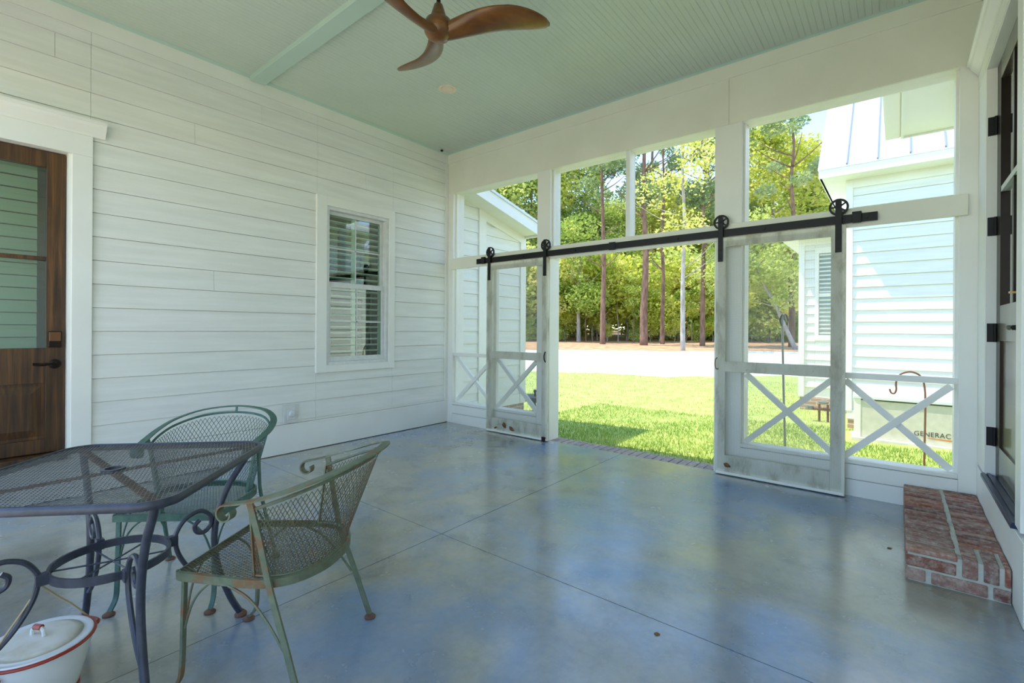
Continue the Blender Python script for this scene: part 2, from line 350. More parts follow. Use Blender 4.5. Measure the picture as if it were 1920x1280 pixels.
bx('ceiling_batten', M['greentrim'], ce, 0.02, XR, -2.475, -2.345, ZC - 0.04, ZC + 0.012, bevel=0.004)
def cove(p0, p1, inward, name):
    pts = []
    for k in range(6):
        a = PI / 2 * k / 5; pts.append((0.042 * (1 - math.sin(a)), -0.042 * (1 - math.cos(a))))
    prof = [(0, 0)] + [(q[0], q[1]) for q in pts]
    mb = MB(); vs = []
    for p in (p0, p1):
        for a, b in prof: vs.append((p[0] + inward[0] * a, p[1] + inward[1] * a, ZC + b))
    n = len(prof); mb.add(vs, [(i, (i + 1) % n, n + (i + 1) % n, n + i) for i in range(n)] + [tuple(range(n)), tuple(range(2 * n - 1, n - 1, -1))])
    return mb.build(name, M['greentrim'], ce)
cove((0, YB), (0, 0), (1, 0), 'cove_trim'); cove((0, 0), (XR, 0), (0, -1), 'cove_trim'); cove((XR, YB), (XR, 0), (-1, 0), 'cove_trim')
rf = MB().box(-6.0, XR + 4, YB - 0.25, 0.2, 3.57, 3.66).build('roof', M['metalroof']); tag(rf, 'white metal roof above the porch ceiling', 'roof', kind='structure')

# ---- left wall: lap siding boards, each one a board
EXP = 0.1745; Z0 = 0.3115
def lap(name, mat, parent, y0, y1, z0, z1, x=0.0, axis='x', sgn=1, thick=0.011, zrow=None):
    """a lap board: its face leans out towards the bottom. axis x: face plane at x, runs along y"""
    zr = z0 if zrow is None else zrow; f = lambda z: 0.005 - thick * (z - zr) / EXP
    z0 += 0.0025
    poly = [(x - sgn * 0.03, z0), (x + sgn * f(z0), z0), (x + sgn * f(z1), z1), (x - sgn * 0.03, z1)]
    return MB().prism(poly, 1 if axis == 'x' else 0, y0, y1).build(name, mat, parent)
def lap_rows(parent, mat, a0, a1, zlo, zhi, holes=(), x=0.0, axis='x', sgn=1, joints=(), start=Z0, thick=0.011):
    k = 0
    while start - EXP + k * EXP < zhi:
        zr = start - EXP + k * EXP; k += 1
        lo, hi = max(zr, zlo), min(zr + EXP, zhi)
        if hi - lo < 0.008: continue
        cuts = sorted(set([a0, a1] + [c for h in holes for c in h[:2] if a0 < c < a1] + [j for j, jz in joints if jz == k and a0 < j < a1]))
        for p, q in zip(cuts, cuts[1:]):
            mid = (p + q) / 2; seg = [(lo, hi)]
            for h in holes:
                if h[0] - 1e-6 <= mid <= h[1] + 1e-6:
                    new = []
                    for s0, s1 in seg:
                        if h[2] > s0: new.append((s0, min(s1, h[2])))
                        if h[3] < s1: new.append((max(s0, h[3]), s1))
                    seg = [(s0, s1) for s0, s1 in new if s1 - s0 > 0.008]
            for s0, s1 in seg:
                lap('siding_board', mat, parent, p + 0.0009, q - 0.0009, s0, s1, x, axis, sgn, thick, zrow=zr)
wl = thing('wall_left', 'white lap-siding wall with a wooden door and a sash window', 'wall', kind='structure')
DW = (-4.66, -3.665, 0.30, 2.452); WN = (-1.718, -0.935, 0.832, 2.487)
holes_l = [(-1.815, -0.872, 0.775, 2.57), (-4.76, -3.564, 0.0, 2.59)]
lap_rows(wl, M['siding'], YB, -0.05, 0.285, 3.37, holes_l, joints=((-3.756, 18), (-2.36, 18), (-1.8, 17), (-1.245, 16), (-2.9, 16), (-2.75, 9), (-2.148, 2)))
for d in ((YB, DW[0], 0, 3.5), (DW[1], WN[0], 0, 3.5), (WN[1], 0.0, 0, 3.5), (DW[0], DW[1], DW[3], 3.5), (DW[0], DW[1], 0, DW[2]), (WN[0], WN[1], 0, WN[2]), (WN[0], WN[1], WN[3], 3.5)):
    bx('wall_backing', M['white'], wl, -0.16, -0.03, d[0], d[1], d[2], d[3])
bx('frieze_board', M['trimw'], wl, -0.03, 0.008, YB, 0.0, 3.372, 3.5)
bx('corner_board', M['trimw'], wl, -0.03, 0.012, -0.05, 0.0, 0.27, 3.372, bevel=0.002)
bl = thing('baseboard_left', 'tall white baseboard along the lap-siding wall', 'baseboard', kind='structure')
bx('board', M['trimw'], bl, -0.03, 0.012, -3.554, 0.0, 0.006, 0.268, bevel=0.002); bx('cap', M['trimw'], bl, -0.03, 0.017, -3.554, 0.0, 0.268, 0.284, bevel=0.002)

# ---- window in the left wall
wi = thing('window_1', 'white double-hung sash window in the lap-siding wall', 'window', (0, -1.33, 0.77), kind='structure')
cs = M['trimw']
for d in ((-1.825, WN[0] + 0.004, 0.762, 2.58), (WN[1] - 0.004, -0.862, 0.762, 2.58), (WN[0] + 0.004, WN[1] - 0.004, 2.483, 2.58), (WN[0] + 0.004, WN[1] - 0.004, 0.762, 0.836)):
    bx('casing', cs, wi, -0.03, 0.024, d[0], d[1], d[2], d[3], bevel=0.002)
for d in ((-1.714, -1.68, 0.836, 2.483), (-0.973, -0.939, 0.836, 2.483), (-1.68, -0.973, 2.45, 2.483), (-1.68, -0.973, 0.836, 0.868)):
    bx('frame', M['plastic'], wi, -0.09, 0.008, d[0], d[1], d[2], d[3], bevel=0.002)
for zz, xx in (((1.672, 2.45), -0.055), ((0.868, 1.70), -0.025)):
    sa = MB(); a, b2 = -1.68, -0.973
    t = 0.037
    sa.box(xx - 0.028, xx, a, a + t, zz[0], zz[1]).box(xx - 0.028, xx, b2 - t, b2, zz[0], zz[1]).box(xx - 0.028, xx, a + t, b2 - t, zz[1] - (0.05 if zz[0] < 1 else 0.034), zz[1]).box(xx - 0.028, xx, a + t, b2 - t, zz[0], zz[0] + (0.05 if zz[0] < 1 else 0.036))
    so = sa.build('sash', M['plastic'], wi, bevel=0.0015)
    bx('pane', M['glass'], so, xx - 0.016, xx - 0.012, a + t - 0.005, b2 - t + 0.005, zz[0] + 0.03, zz[1] - 0.03)
    mu = MB(); zc = (zz[0] + zz[1]) / 2 + 0.005; mu.box(xx - 0.0115, xx - 0.0085, -1.334, -1.320, zz[0] + 0.045, zz[1] - 0.045).box(xx - 0.0115, xx - 0.0085, a + t, b2 - t, zc - 0.007, zc + 0.007)
    mu.build('muntin', M['plastic'], so)
sh = thing('plantation_shutters', 'white louvred plantation shutters inside the sash window', 'shutters', (-0.13, -1.33, 0.85))
for d in ((-1.70, -1.655), (-1.00, -0.955), (-1.35, -1.305)): bx('stile', M['louver'], sh, -0.118, -0.094, d[0], d[1], 0.85, 2.48)
k = 0
for a, b2 in ((-1.65, -1.355), (-1.30, -1.005)):
    for i in range(24):
        z = 0.9 + i * 0.066
        MB().bar((-0.106, a, z), (-0.106, b2, z), 0.05, 0.013, up=(-0.2, 0, 1)).build('louver', M['louver'], sh)

# ---- wooden door in the left wall
d1 = thing('door_1', 'dark stained wooden door with two glass lites in the siding wall', 'door', (0, -4.16, 0.3), kind='structure')
for d in ((-3.665, -3.554, 0.0, 2.452), (-4.77, -4.66, 0.0, 2.452)): bx('casing', cs, d1, -0.03, 0.024, d[0] + (0.001 if d[0] < -4 else 0), d[1], 0.0, 2.452, bevel=0.002)
bx('head_casing', cs, d1, -0.03, 0.028, -4.77, -3.554, 2.452, 2.60, bevel=0.002)
MB().prism([(-0.0, 2.60), (0.032, 2.60), (0.036, 2.618), (0.05, 2.635), (0.072, 2.662), (0.078, 2.684), (0.09, 2.69), (0.09, 2.708), (0.0, 2.712)], 1, -4.84, -3.485).build('crown', cs, d1)
for d in ((-3.684, -3.665), (-4.66, -4.641)): bx('jamb', cs, d1, -0.16, 0.0, d[0], d[1], 0.30, 2.452)
bx('threshold', M['doorwood'], d1, -0.16, 0.05, -4.641, -3.684, 0.285, 0.33, bevel=0.006)
bx('riser_board', cs, d1, -0.03, 0.012, -4.66, -3.665, 0.006, 0.285)
y0, y1, xf = -4.638, -3.687, -0.052
dr = [(y1 - 0.10, y1, 0.335, 2.446), (y0, y0 + 0.10, 0.335, 2.446)]
for d in dr: bx('stile', M['doorwood'], d1, xf - 0.044, xf, d[0], d[1], d[2], d[3], bevel=0.002)
for z0, z1 in ((2.335, 2.446), (0.822, 1.068), (0.335, 0.43)): bx('rail', M['doorwood'], d1, xf - 0.044, xf, y0 + 0.10, y1 - 0.10, z0, z1, bevel=0.002)
bx('glazing_bar', M['doorwood'], d1, xf - 0.04, xf + 0.001, y0 + 0.10, y1 - 0.10, 1.68, 1.708, bevel=0.002)
for z0, z1 in ((1.068, 1.68), (1.708, 2.335)): bx('pane', M['glass'], d1, xf - 0.026, xf - 0.02, y0 + 0.095, y1 - 0.095, z0 - 0.004, z1 + 0.004)
pn = MB(); a0, a1, b0, b1 = y0 + 0.10, y1 - 0.10, 0.43, 0.822; g = 0.05
pn.box(xf - 0.036, xf - 0.020, a0, a1, b0, b1)
pn.add([(xf - 0.02, a0 + .02, b0 + .02), (xf - 0.02, a1 - .02, b0 + .02), (xf - 0.02, a1 - .02, b1 - .02), (xf - 0.02, a0 + .02, b1 - .02), (xf - 0.006, a0 + .07, b0 + .07), (xf - 0.006, a1 - .07, b0 + .07), (xf - 0.006, a1 - .07, b1 - .07), (xf - 0.006, a0 + .07, b1 - .07)],
       [(4, 5, 6, 7), (0, 1, 5, 4), (1, 2, 6, 5), (2, 3, 7, 6), (3, 0, 4, 7)])
pn.build('door_panel', M['doorwood'], d1)
def lever(parent, x, y, z, sgn, dirn, mat):
    """rose + lever; sgn: +1 sticks out to +x; dirn: lever direction along y"""
    k = 20; mb = MB(); vs = []
    for q, (r, d) in enumerate(((0.034, 0.0), (0.034, 0.008), (0.026, 0.014), (0.012, 0.016), (0.011, 0.05))):
        for i in range(k): vs.append((x + sgn * d, y + r * math.cos(2 * PI * i / k), z + r * math.sin(2 * PI * i / k)))
    fs = [(q * k + i, q * k + (i + 1) % k, (q + 1) * k + (i + 1) % k, (q + 1) * k + i) for q in range(4) for i in range(k)] + [tuple(range(k)), tuple(4 * k + i for i in range(k))]
    mb.add(vs, fs); mb.tube(crom([(x + sgn * 0.045, y, z), (x + sgn * 0.05, y + dirn * 0.03, z + 0.002), (x + sgn * 0.05, y + dirn * 0.07, z - 0.002), (x + sgn * 0.046, y + dirn * 0.115, z + 0.004)], 5), 0.009, 8)
    return mb.build('lever_handle', mat, parent, smooth='auto')
lever(d1, xf, -3.742, 0.955, 1, -1, M['bronze'])
kp = bx('keypad_lock', M['bronze'], d1, xf, xf + 0.022, -3.778, -3.708, 1.072, 1.185, bevel=0.006); bx('cover', M['copper'], kp, xf + 0.022, xf + 0.028, -3.773, -3.713, 1.115, 1.18, bevel=0.003)
MB().lathe([(0.02, 0), (0.02, 0.012), (0.014, 0.016)], k=16).build('lock_cylinder', M['bronze'], kp)
lc = bpy.data.objects[-1] if False else [o for o in kp.children if o.name.startswith('lock_cylinder')][0]
lc.rotation_euler = (0, PI / 2, 0); lc.location = Vector((xf + 0.022, -3.743, 1.093)) - WL[kp.name]
bl2 = thing('reflection_slats', 'pale added blind behind the glass of the dark wooden door', 'slats', (-0.13, -4.16, 1.0))  # added slats, spaced to imitate the siding reflected in the door glass
for i in range(15): MB().bar((-0.135, -4.56, 1.10 + i * 0.086), (-0.135, -3.825, 1.10 + i * 0.086), 0.082, 0.003, up=(1, 0, 0.22)).build('slat', M['slat'], bl2)

# dark rooms behind the walls
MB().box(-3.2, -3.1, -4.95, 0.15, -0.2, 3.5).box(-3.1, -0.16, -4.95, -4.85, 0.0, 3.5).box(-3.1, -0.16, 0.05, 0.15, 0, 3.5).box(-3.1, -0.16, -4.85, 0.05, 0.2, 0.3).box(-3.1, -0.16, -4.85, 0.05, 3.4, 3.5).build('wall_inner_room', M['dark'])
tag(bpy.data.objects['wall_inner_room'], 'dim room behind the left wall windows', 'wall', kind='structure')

# ---- front wall of posts, rails and screens
wf = thing('wall_front', 'white timber screen wall with posts, cross braces and open bays', 'wall', kind='structure')
WD = 0.19
bx('beam', M['cream'], wf, 0.0, XR, 0.006, WD, 2.986, 3.51)
for a, b2 in ((0.0, 3.463), (3.466, XR)): bx('beam_board', M['cream'], wf, a, b2, 0.0, 0.012, 2.98, 3.372)
bx('frieze_board', M['cream'], wf, 0.0, XR, -0.012, 0.012, 3.372, 3.50, bevel=0.002)
bx('beam_soffit', M['cream'], wf, 0.0, XR, 0.012, WD, 2.978, 2.986)
POST = ((0.0, 0.097), (1.447, 1.62), (3.354, 3.569), (4.909, XR))
for a, b2 in POST: bx('post', M['trimw'], wf, a, b2, 0.0, WD, -0.05 if 1 < a < 4 else 0.0, 2.98, bevel=0.003)
for x, s in ((0.097, 1), (1.62, 1), (3.569, 1), (1.447, -1), (3.354, -1), (4.909, -1)):
    lo = 2.0 if (x in (1.62, 3.354)) else 0.13
    bx('stop_strip', M['trimw'], wf, *(sorted((x, x + s * 0.016))), 0.05, WD - 0.006, lo, 2.978)
bx('transom_rail', M['cream'], wf, 0.085, 4.95, -0.034, 0.0, 1.985, 2.124, bevel=0.003, label='long white rail across the posts under the transoms')
bx('transom_sill', M['trimw'], wf, 0.097, 4.909, 0.0, 0.09, 2.02, 2.10)
MB().box(2.505, 2.547, 0.02, 0.15, 2.10, 2.978).build('transom_mullion', M['trimw'], wf, bevel=0.002)
for a, b2, mid in ((0.097, 1.447, 0.80), (3.569, 4.909, 4.25)):
    bx('kick_board', M['trimw'], wf, a, b2, 0.0008, 0.02, -0.12, 0.122, bevel=0.002)
    bx('kick_backing', M['trimw'], wf, a, b2, 0.02, 0.12, -0.12, 0.24)
    bx('sill_board', M['trimw'], wf, a, b2, -0.004, 0.02, 0.128, 0.235, bevel=0.002)
    bx('sill', M['trimw'], wf, a, b2, -0.004, 0.14, 0.24, 0.268, bevel=0.003)
    bx('chair_rail', M['trimw'], wf, a, b2, 0.02, 0.075, 0.866, 0.908, bevel=0.002)
    bx('mid_stile', M['trimw'], wf, mid - 0.022, mid + 0.022, 0.03, 0.08, 0.268, 2.02, bevel=0.002)
    for p, q in ((a + 0.016, mid - 0.022), (mid + 0.022, b2 - 0.016)):
        ln = Vector((q - p, 0, 0.866 - 0.268))
        for (x0, z0), (x1, z1), yy in (((p, 0.268), (q, 0.866), 0.042), ((p, 0.866), (q, 0.268), 0.058)):
            dx, dz = x1 - x0, z1 - z0; L = math.hypot(dx, dz); k = 0.022
            MB().bar((x0 + dx / L * k, yy, z0 + dz / L * k), (x1 - dx / L * k, yy, z1 - dz / L * k), 0.032, 0.044, up=(-dz, 0, dx)).build('cross_brace', M['trimw'], wf)
        bx('screen', M['insect_screen'], wf, p, q, 0.0925, 0.0927, 0.268, 0.866); bx('screen', M['insect_screen'], wf, p, q, 0.0925, 0.0927, 0.908, 2.02)
for a, b2 in ((0.097, 1.447), (1.62, 2.505), (2.547, 3.354), (3.569, 4.909)): bx('screen', M['insect_screen'], wf, a + 0.01, b2 - 0.01 if b2 != 2.505 else b2, 0.0925, 0.0927, 2.10, 2.978)
# brick sill of the doorway
ts = thing('trim_1', 'row of grey-pink bricks edging the doorway to the lawn', 'brick sill', (2.5, 0.1, 0), kind='structure')
bx('mortar_bed', M['mortar'], ts, 1.45, 3.5, 0.004, 0.212, -0.13, -0.012)
nb = 26; p = (3.50 - 1.45) / nb
for i in range(nb):
    a = 1.45 + i * p; zj = random.uniform(-0.003, 0.001)
    bx('brick', M['brick2'], ts, a + 0.005, a + p - 0.005, 0.006 + random.uniform(0, .004), 0.215 + random.uniform(-.006, .006), -0.07, -0.001 + zj, bevel=0.003)

# ---- back wall behind the camera: the same kind of open screen wall
wb2 = thing('wall_back', 'white posts and beam of the open screened side behind the viewer', 'wall', (0, YB, 0), kind='structure')
bx('beam', M['cream'], wb2, 0.0, XR, YB - WD, YB, 2.98, 3.51)
for a, b2 in POST: bx('post', M['trimw'], wb2, a, b2, YB - WD, YB, 0.0, 2.98)
bx('kick_board', M['trimw'], wb2, 0.1, 4.9, YB - 0.1, YB - 0.02, 0.0, 0.25)

# ---- right wall with its door
wr = thing('wall_right', 'white lap-siding wall with the dark entrance door at the brick step', 'wall', (XR, 0, 0), kind='structure')
OP = (-1.30, -0.32, 0.37, 2.80)
for d in ((YB, OP[0], 0, 3.5), (OP[1], 0.19, 0, 3.5), (OP[0], OP[1], 0, OP[2]), (OP[0], OP[1], OP[3], 3.5)): bx('wall_backing', M['white'], wr, XR + 0.03, XR + 0.2, *d)
lap_rows(wr, M['siding'], YB, -1.42, 0.285, 3.37, (), x=XR, sgn=-1); lap_rows(wr, M['siding'], -1.42, -0.0, 2.99, 3.37, (), x=XR, sgn=-1)
bx('frieze_board', M['trimw'], wr, XR - 0.008, XR + 0.03, YB, 0, 3.372, 3.5)
br = thing('baseboard_right', 'white board along the foot of the right wall', 'baseboard', (XR, 0, 0), kind='structure')
bx('board', M['trimw'], br, XR - 0.014, XR + 0.03, YB, -1.42, 0.004, 0.268); bx('cap', M['trimw'], br, XR - 0.02, XR + 0.03, YB, -1.42, 0.268, 0.284)
d2 = thing('door_2', 'tall dark entrance door with black hinges above the brick step', 'door', (XR, -0.8, 0.37), kind='structure')
for a, b2 in ((-0.32, -0.002), (-1.415, -1.30)): bx('casing', cs, d2, XR - 0.02, XR + 0.03, a, b2, 0.37, 2.80, bevel=0.002)
bx('head_casing', cs, d2, XR - 0.024, XR + 0.03, -1.415, -0.002, 2.80, 2.88, bevel=0.002)
MB().prism([(XR + 0.03, 2.88), (XR - 0.026, 2.88), (XR - 0.03, 2.895), (XR - 0.042, 2.91), (XR - 0.062, 2.935), (XR - 0.068, 2.955), (XR - 0.078, 2.962), (XR - 0.078, 2.985), (XR + 0.03, 2.988)], 1, -1.50, -0.006).build('crown', cs, d2)
bx('riser_board', cs, d2, XR - 0.022, XR + 0.03, -1.50, -0.002, 0.004, 0.352, bevel=0.002)
bx('jamb', cs, d2, XR - 0.018, XR + 0.12, -0.335, -0.32, 0.37, 2.80); bx('jamb', cs, d2, XR - 0.018, XR + 0.12, -1.30, -1.285, 0.37, 2.80); bx('jamb', cs, d2, XR - 0.018, XR + 0.12, -1.285, -0.335, 2.785, 2.80)
th = MB().box(XR - 0.034, XR + 0.03, -1.30, -0.32, 0.352, 0.37); th.box(XR - 0.03, XR - 0.018, -1.30, -0.33, 0.37, 0.378).box(XR - 0.008, XR + 0.004, -1.30, -0.33, 0.37, 0.380)
th.build('threshold', plain('blue_black_metal', S(58, 66, 92), 0.3, 0.6), d2)
xd = XR + 0.028; ya, yb = -1.283, -0.337; DM = M['doorwood2']; DK = M['doorwood']
bx('stile', M['bronze'], d2, xd, xd + 0.045, yb - 0.125, yb, 0.375, 2.783); bx('stile', DM, d2, xd, xd + 0.045, ya, ya + 0.125, 0.375, 2.783)
for z0, z1 in ((0.375, 0.56), (1.17, 1.37), (2.67, 2.783)): bx('rail', DM, d2, xd, xd + 0.045, ya + 0.125, yb - 0.125, z0, z1, bevel=0.002)
bx('muntin', M['bronze'], d2, xd + 0.004, xd + 0.04, -0.83, -0.79, 1.37, 2.67); bx('muntin', M['plastic'], d2, xd + 0.002, xd + 0.04, ya + 0.125, yb - 0.125, 2.02, 2.05)
bx('door_panel', DM, d2, xd + 0.012, xd + 0.04, ya + 0.125, yb - 0.125, 0.56, 1.17)
for a, b2 in ((ya + 0.12, -0.83), (-0.79, yb - 0.12)):
    for z0, z1 in ((1.366, 2.02), (2.05, 2.674)): bx('pane', M['glass'], d2, xd + 0.02, xd + 0.026, a, b2, z0, z1)
for z in (2.44, 1.845, 1.215, 0.60):
    h = bx('hinge', M['black'], d2, XR - 0.012, XR + 0.024, -0.3395, -0.335, z - 0.055, z + 0.055)
    MB().lathe([(0.008, -0.055), (0.008, 0.055)], (XR + 0.022, -0.345, z), 10).build('knuckle', M['black'], h)
lever(d2, xd, -1.215, 1.24, -1, 1, M['black'])
db = bx('deadbolt', M['black'], d2, xd - 0.02, xd, -1.255, -1.19, 1.37, 1.48, bevel=0.006); MB().bar((xd - 0.06, -1.222, 1.40), (xd - 0.018, -1.222, 1.40), 0.03, 0.008).build('key', M['brass'], db)
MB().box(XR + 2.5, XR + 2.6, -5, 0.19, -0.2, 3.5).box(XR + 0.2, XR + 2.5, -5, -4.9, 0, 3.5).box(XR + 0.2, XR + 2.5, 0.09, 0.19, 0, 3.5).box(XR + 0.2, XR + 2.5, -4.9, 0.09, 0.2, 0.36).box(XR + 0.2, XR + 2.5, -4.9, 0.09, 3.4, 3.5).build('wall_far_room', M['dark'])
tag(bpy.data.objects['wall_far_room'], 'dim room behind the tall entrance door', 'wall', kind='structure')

# ---- brick step
st = thing('brick_step', 'low weathered red brick step below the tall entrance door', 'step', (4.82, -0.65, 0))
SX0, SX1, SY0, SY1, SZ = 4.630, 4.995, -1.275, -0.006, 0.162
bx('mortar_core', M['mortar'], st, SX0 + 0.008, SX1, SY0 + 0.008, SY0 + 0.2, 0.0, SZ - 0.010); bx('mortar_core', M['joint'], st, SX0 + 0.008, SX1, SY0 + 0.2, SY1, 0.0, SZ - 0.035); bx('mortar_joint', M['mortar'], st, 4.815, 4.837, SY0 + 0.06, SY1, 0.1, SZ - 0.006)
def brick(*d, b=0.006):
    return bx('brick', M['brick'], st, *d, bevel=b)
y = SY0 + 0.068; i = 0
while y < SY1 - 0.03:
    y2 = min(y + 0.0565, SY1)
    for a, b2 in ((SX0 + random.uniform(0, .004), 4.818), (4.834, SX1)):
        if b2 == SX1 and i < 2: continue
        q = SZ + random.uniform(-0.011, 0.002)
        brick(a, b2, y + random.uniform(0, .002), y2 - random.uniform(0, .002), 0.07 if b2 != SX1 else 0.1, q)
    y += 0.0665; i += 1
brick(SX0, 4.818, SY0, SY0 + 0.060, 0.136, SZ); brick(SX0 + 0.002, 4.814, SY0 + 0.003, SY0 + 0.08, 0.069, 0.125)
for a, b2 in ((4.834, 4.888), (4.906, 4.958), (4.974, SX1)): brick(a, b2, SY0 + random.uniform(0, .004), SY0 + 0.195, 0.071, SZ - random.uniform(0.0, 0.004))
for a, b2 in ((SX0, 4.705), (4.726, 4.92), (4.938, SX1)): brick(a, b2, SY0 + random.uniform(0, .005), SY0 + 0.09, 0.004, 0.060)
y = SY0 + 0.10
while y < SY1 - 0.1: brick(SX0 + 0.001, SX0 + 0.09, y, y + 0.19, 0.004, 0.060); y += 0.2


# ================================================================== sliding screen doors and their track
def screen_door(x0, x1, sl, sr, label):
    t = thing('sliding_screen_door', label, 'door', ((x0 + x1) / 2, -0.058, 0.0))
    ya, yb = -0.076, -0.04; m = M['olddoor']
    bx('stile', m, t, x0, x0 + sl, ya, yb, 0.008, 2.0, bevel=0.002); bx('stile', m, t, x1 - sr, x1, ya, yb, 0.008, 2.0, bevel=0.002)
    for nm, z0, z1 in (('top_rail', 1.925, 2.0), ('middle_rail', 0.872, 0.958), ('bottom_rail', 0.03, 0.17)): bx(nm, m, t, x0 + sl, x1 - sr, ya, yb, z0, z1, bevel=0.002)
    bx('bottom_strip', M['trimw'], t, x0 + 0.01, x1 - 0.005, ya - 0.004, yb, 0.008, 0.03, bevel=0.002)
    bx('screen', M['hardware_cloth'], t, x0 + 0.02, x1 - 0.02, ya - 0.0022, ya - 0.0018, 0.05, 1.97)
    for xs in (x0 + sl * 0.5, x1 - sr * 0.5):
        hs = MB().box(xs - 0.02, xs + 0.02, ya - 0.009, ya - 0.003, 1.80, 2.175); hs.box(xs - 0.014, xs + 0.014, ya - 0.009, ya - 0.003, 2.175, 2.195)
        for zz in (1.83, 1.90, 2.135): hs.prism([(xs + 0.008 * math.cos(a * PI / 3), zz + 0.008 * math.sin(a * PI / 3)) for a in range(6)], 1, ya - 0.016, ya - 0.009)
        h = hs.build('hanger_strap', M['black'], t, bevel=0.001)
        wm = MB(); zc = 2.137; R0 = 0.056
        n = 28
        ringp = [(xs + R0 * math.cos(2 * PI * i / n), -0.060, zc + R0 * math.sin(2 * PI * i / n)) for i in range(n)]
        vs = []; fs = []
        for i in range(n):
            ca, sa = math.cos(2 * PI * i / n), math.sin(2 * PI * i / n)
            for r, yy in ((0.062, -0.068), (0.062, -0.052), (0.048, -0.052), (0.048, -0.068)): vs.append((xs + r * ca, yy, zc + r * sa))
        for i in range(n):
            j = (i + 1) % n
            for q in range(4): fs.append((i * 4 + q, i * 4 + (q + 1) % 4, j * 4 + (q + 1) % 4, j * 4 + q))
        wm.add(vs, fs)
        for a in range(5):
            an = PI / 2 + a * 2 * PI / 5 + 0.3; wm.bar((xs, -0.060, zc), (xs + 0.05 * math.cos(an), -0.060, zc + 0.05 * math.sin(an)), 0.010, 0.012, up=(0, 1, 0))
        wm.prism([(xs + 0.016 * math.cos(a * PI / 6), zc + 0.016 * math.sin(a * PI / 6)) for a in range(12)], 1, -0.070, -0.05)
        wm.build('spoked_wheel', M['black'], h)
    return t
sdl = screen_door(0.757, 1.645, 0.085, 0.075, 'old white sliding screen door at the left side of the doorway')
sdr = screen_door(3.385, 4.297, 0.078, 0.092, 'old white sliding screen door at the right side of the doorway')
MB().tube(crom([(1.622, -0.08, 0.975), (1.622, -0.098, 0.95), (1.622, -0.104, 0.92), (1.622, -0.098, 0.888), (1.622, -0.08, 0.862)], 5), 0.006, 8).build('pull_handle', M['black'], sdl, smooth=True, label='black iron pull handle')
bx('floor_guide', M['black'], sdl, 1.585, 1.63, -0.092, -0.078, 0.001, 0.05)
MB().tube(crom([(3.40, -0.076, 0.985), (3.398, -0.105, 0.978), (3.394, -0.112, 0.94), (3.398, -0.10, 0.895), (3.412, -0.08, 0.892)], 5), 0.004, 7).build('hook_latch', M['rusthook'], sdr, smooth=True, label='thin rusty hook latch')
tr = thing('barn_door_track', 'long black flat steel track carrying the sliding screen doors', 'track', (2.5, -0.06, 2.04))
bx('bar', M['black'], tr, 0.575, 4.48, -0.064, -0.056, 2.012, 2.073)
for x in (0.62, 1.30, 1.98, 2.42, 3.05, 3.75, 4.42):
    MB().prism([(x + 0.012 * math.cos(a * PI / 4), 2.042 + 0.012 * math.sin(a * PI / 4)) for a in range(8)], 1, -0.072, -0.034).build('spacer_bolt', M['black'], tr)
for x in (0.69, 4.36): bx('end_stop', M['black'], tr, x - 0.028, x + 0.028, -0.078, -0.05, 2.008, 2.088, bevel=0.003)
bx('splice_plate', M['black'], tr, 2.37, 2.44, -0.069, -0.064, 2.004, 2.081, bevel=0.002)

# ================================================================== ceiling things
cl = thing('recessed_light', 'round cream recessed downlight in the pale green ceiling', 'ceiling light', (1.255, -1.20, ZC))
MB().lathe([(0.085, 0.0), (0.085, -0.006), (0.07, -0.010), (0.062, -0.004), (0.058, 0.0)], (1.255, -1.20, ZC), 28).build('trim_ring', M['bulb'], cl, smooth='auto')
MB().lathe([(0.058, 0.0), (0.052, -0.007), (0.03, -0.010), (0.001, -0.011)], (1.255, -1.20, ZC - 0.0005), 24).build('lens', M['bulb'], cl, smooth=True)
FX, FY = 2.465, -2.41
fan = thing('ceiling_fan', 'carved walnut ceiling fan with three curved blades', 'ceiling fan', (FX, FY, 3.0))
MB().lathe([(0.07, 3.46), (0.066, 3.43), (0.045, 3.40), (0.02, 3.39)], (FX, FY, 0), 24).build('ceiling_mount', M['bronze'], fan, smooth='auto')
MB().lathe([(0.0125, 3.395), (0.0125, 3.12)], (FX, FY, 0), 12).build('down_rod', M['bronze'], fan, smooth='auto')
MB().lathe([(0.016, 3.15), (0.026, 3.14), (0.038, 3.10), (0.05, 3.06)], (FX, FY, 0), 24).build('yoke_cover', M['fanwood'], fan, smooth='auto')
MB().lathe([(0.05, 3.065), (0.075, 3.045), (0.086, 3.01), (0.082, 2.975), (0.062, 2.945), (0.03, 2.932), (0.001, 2.929)], (FX, FY, 0), 30).build('hub', M['fanwood'], fan, smooth=True)
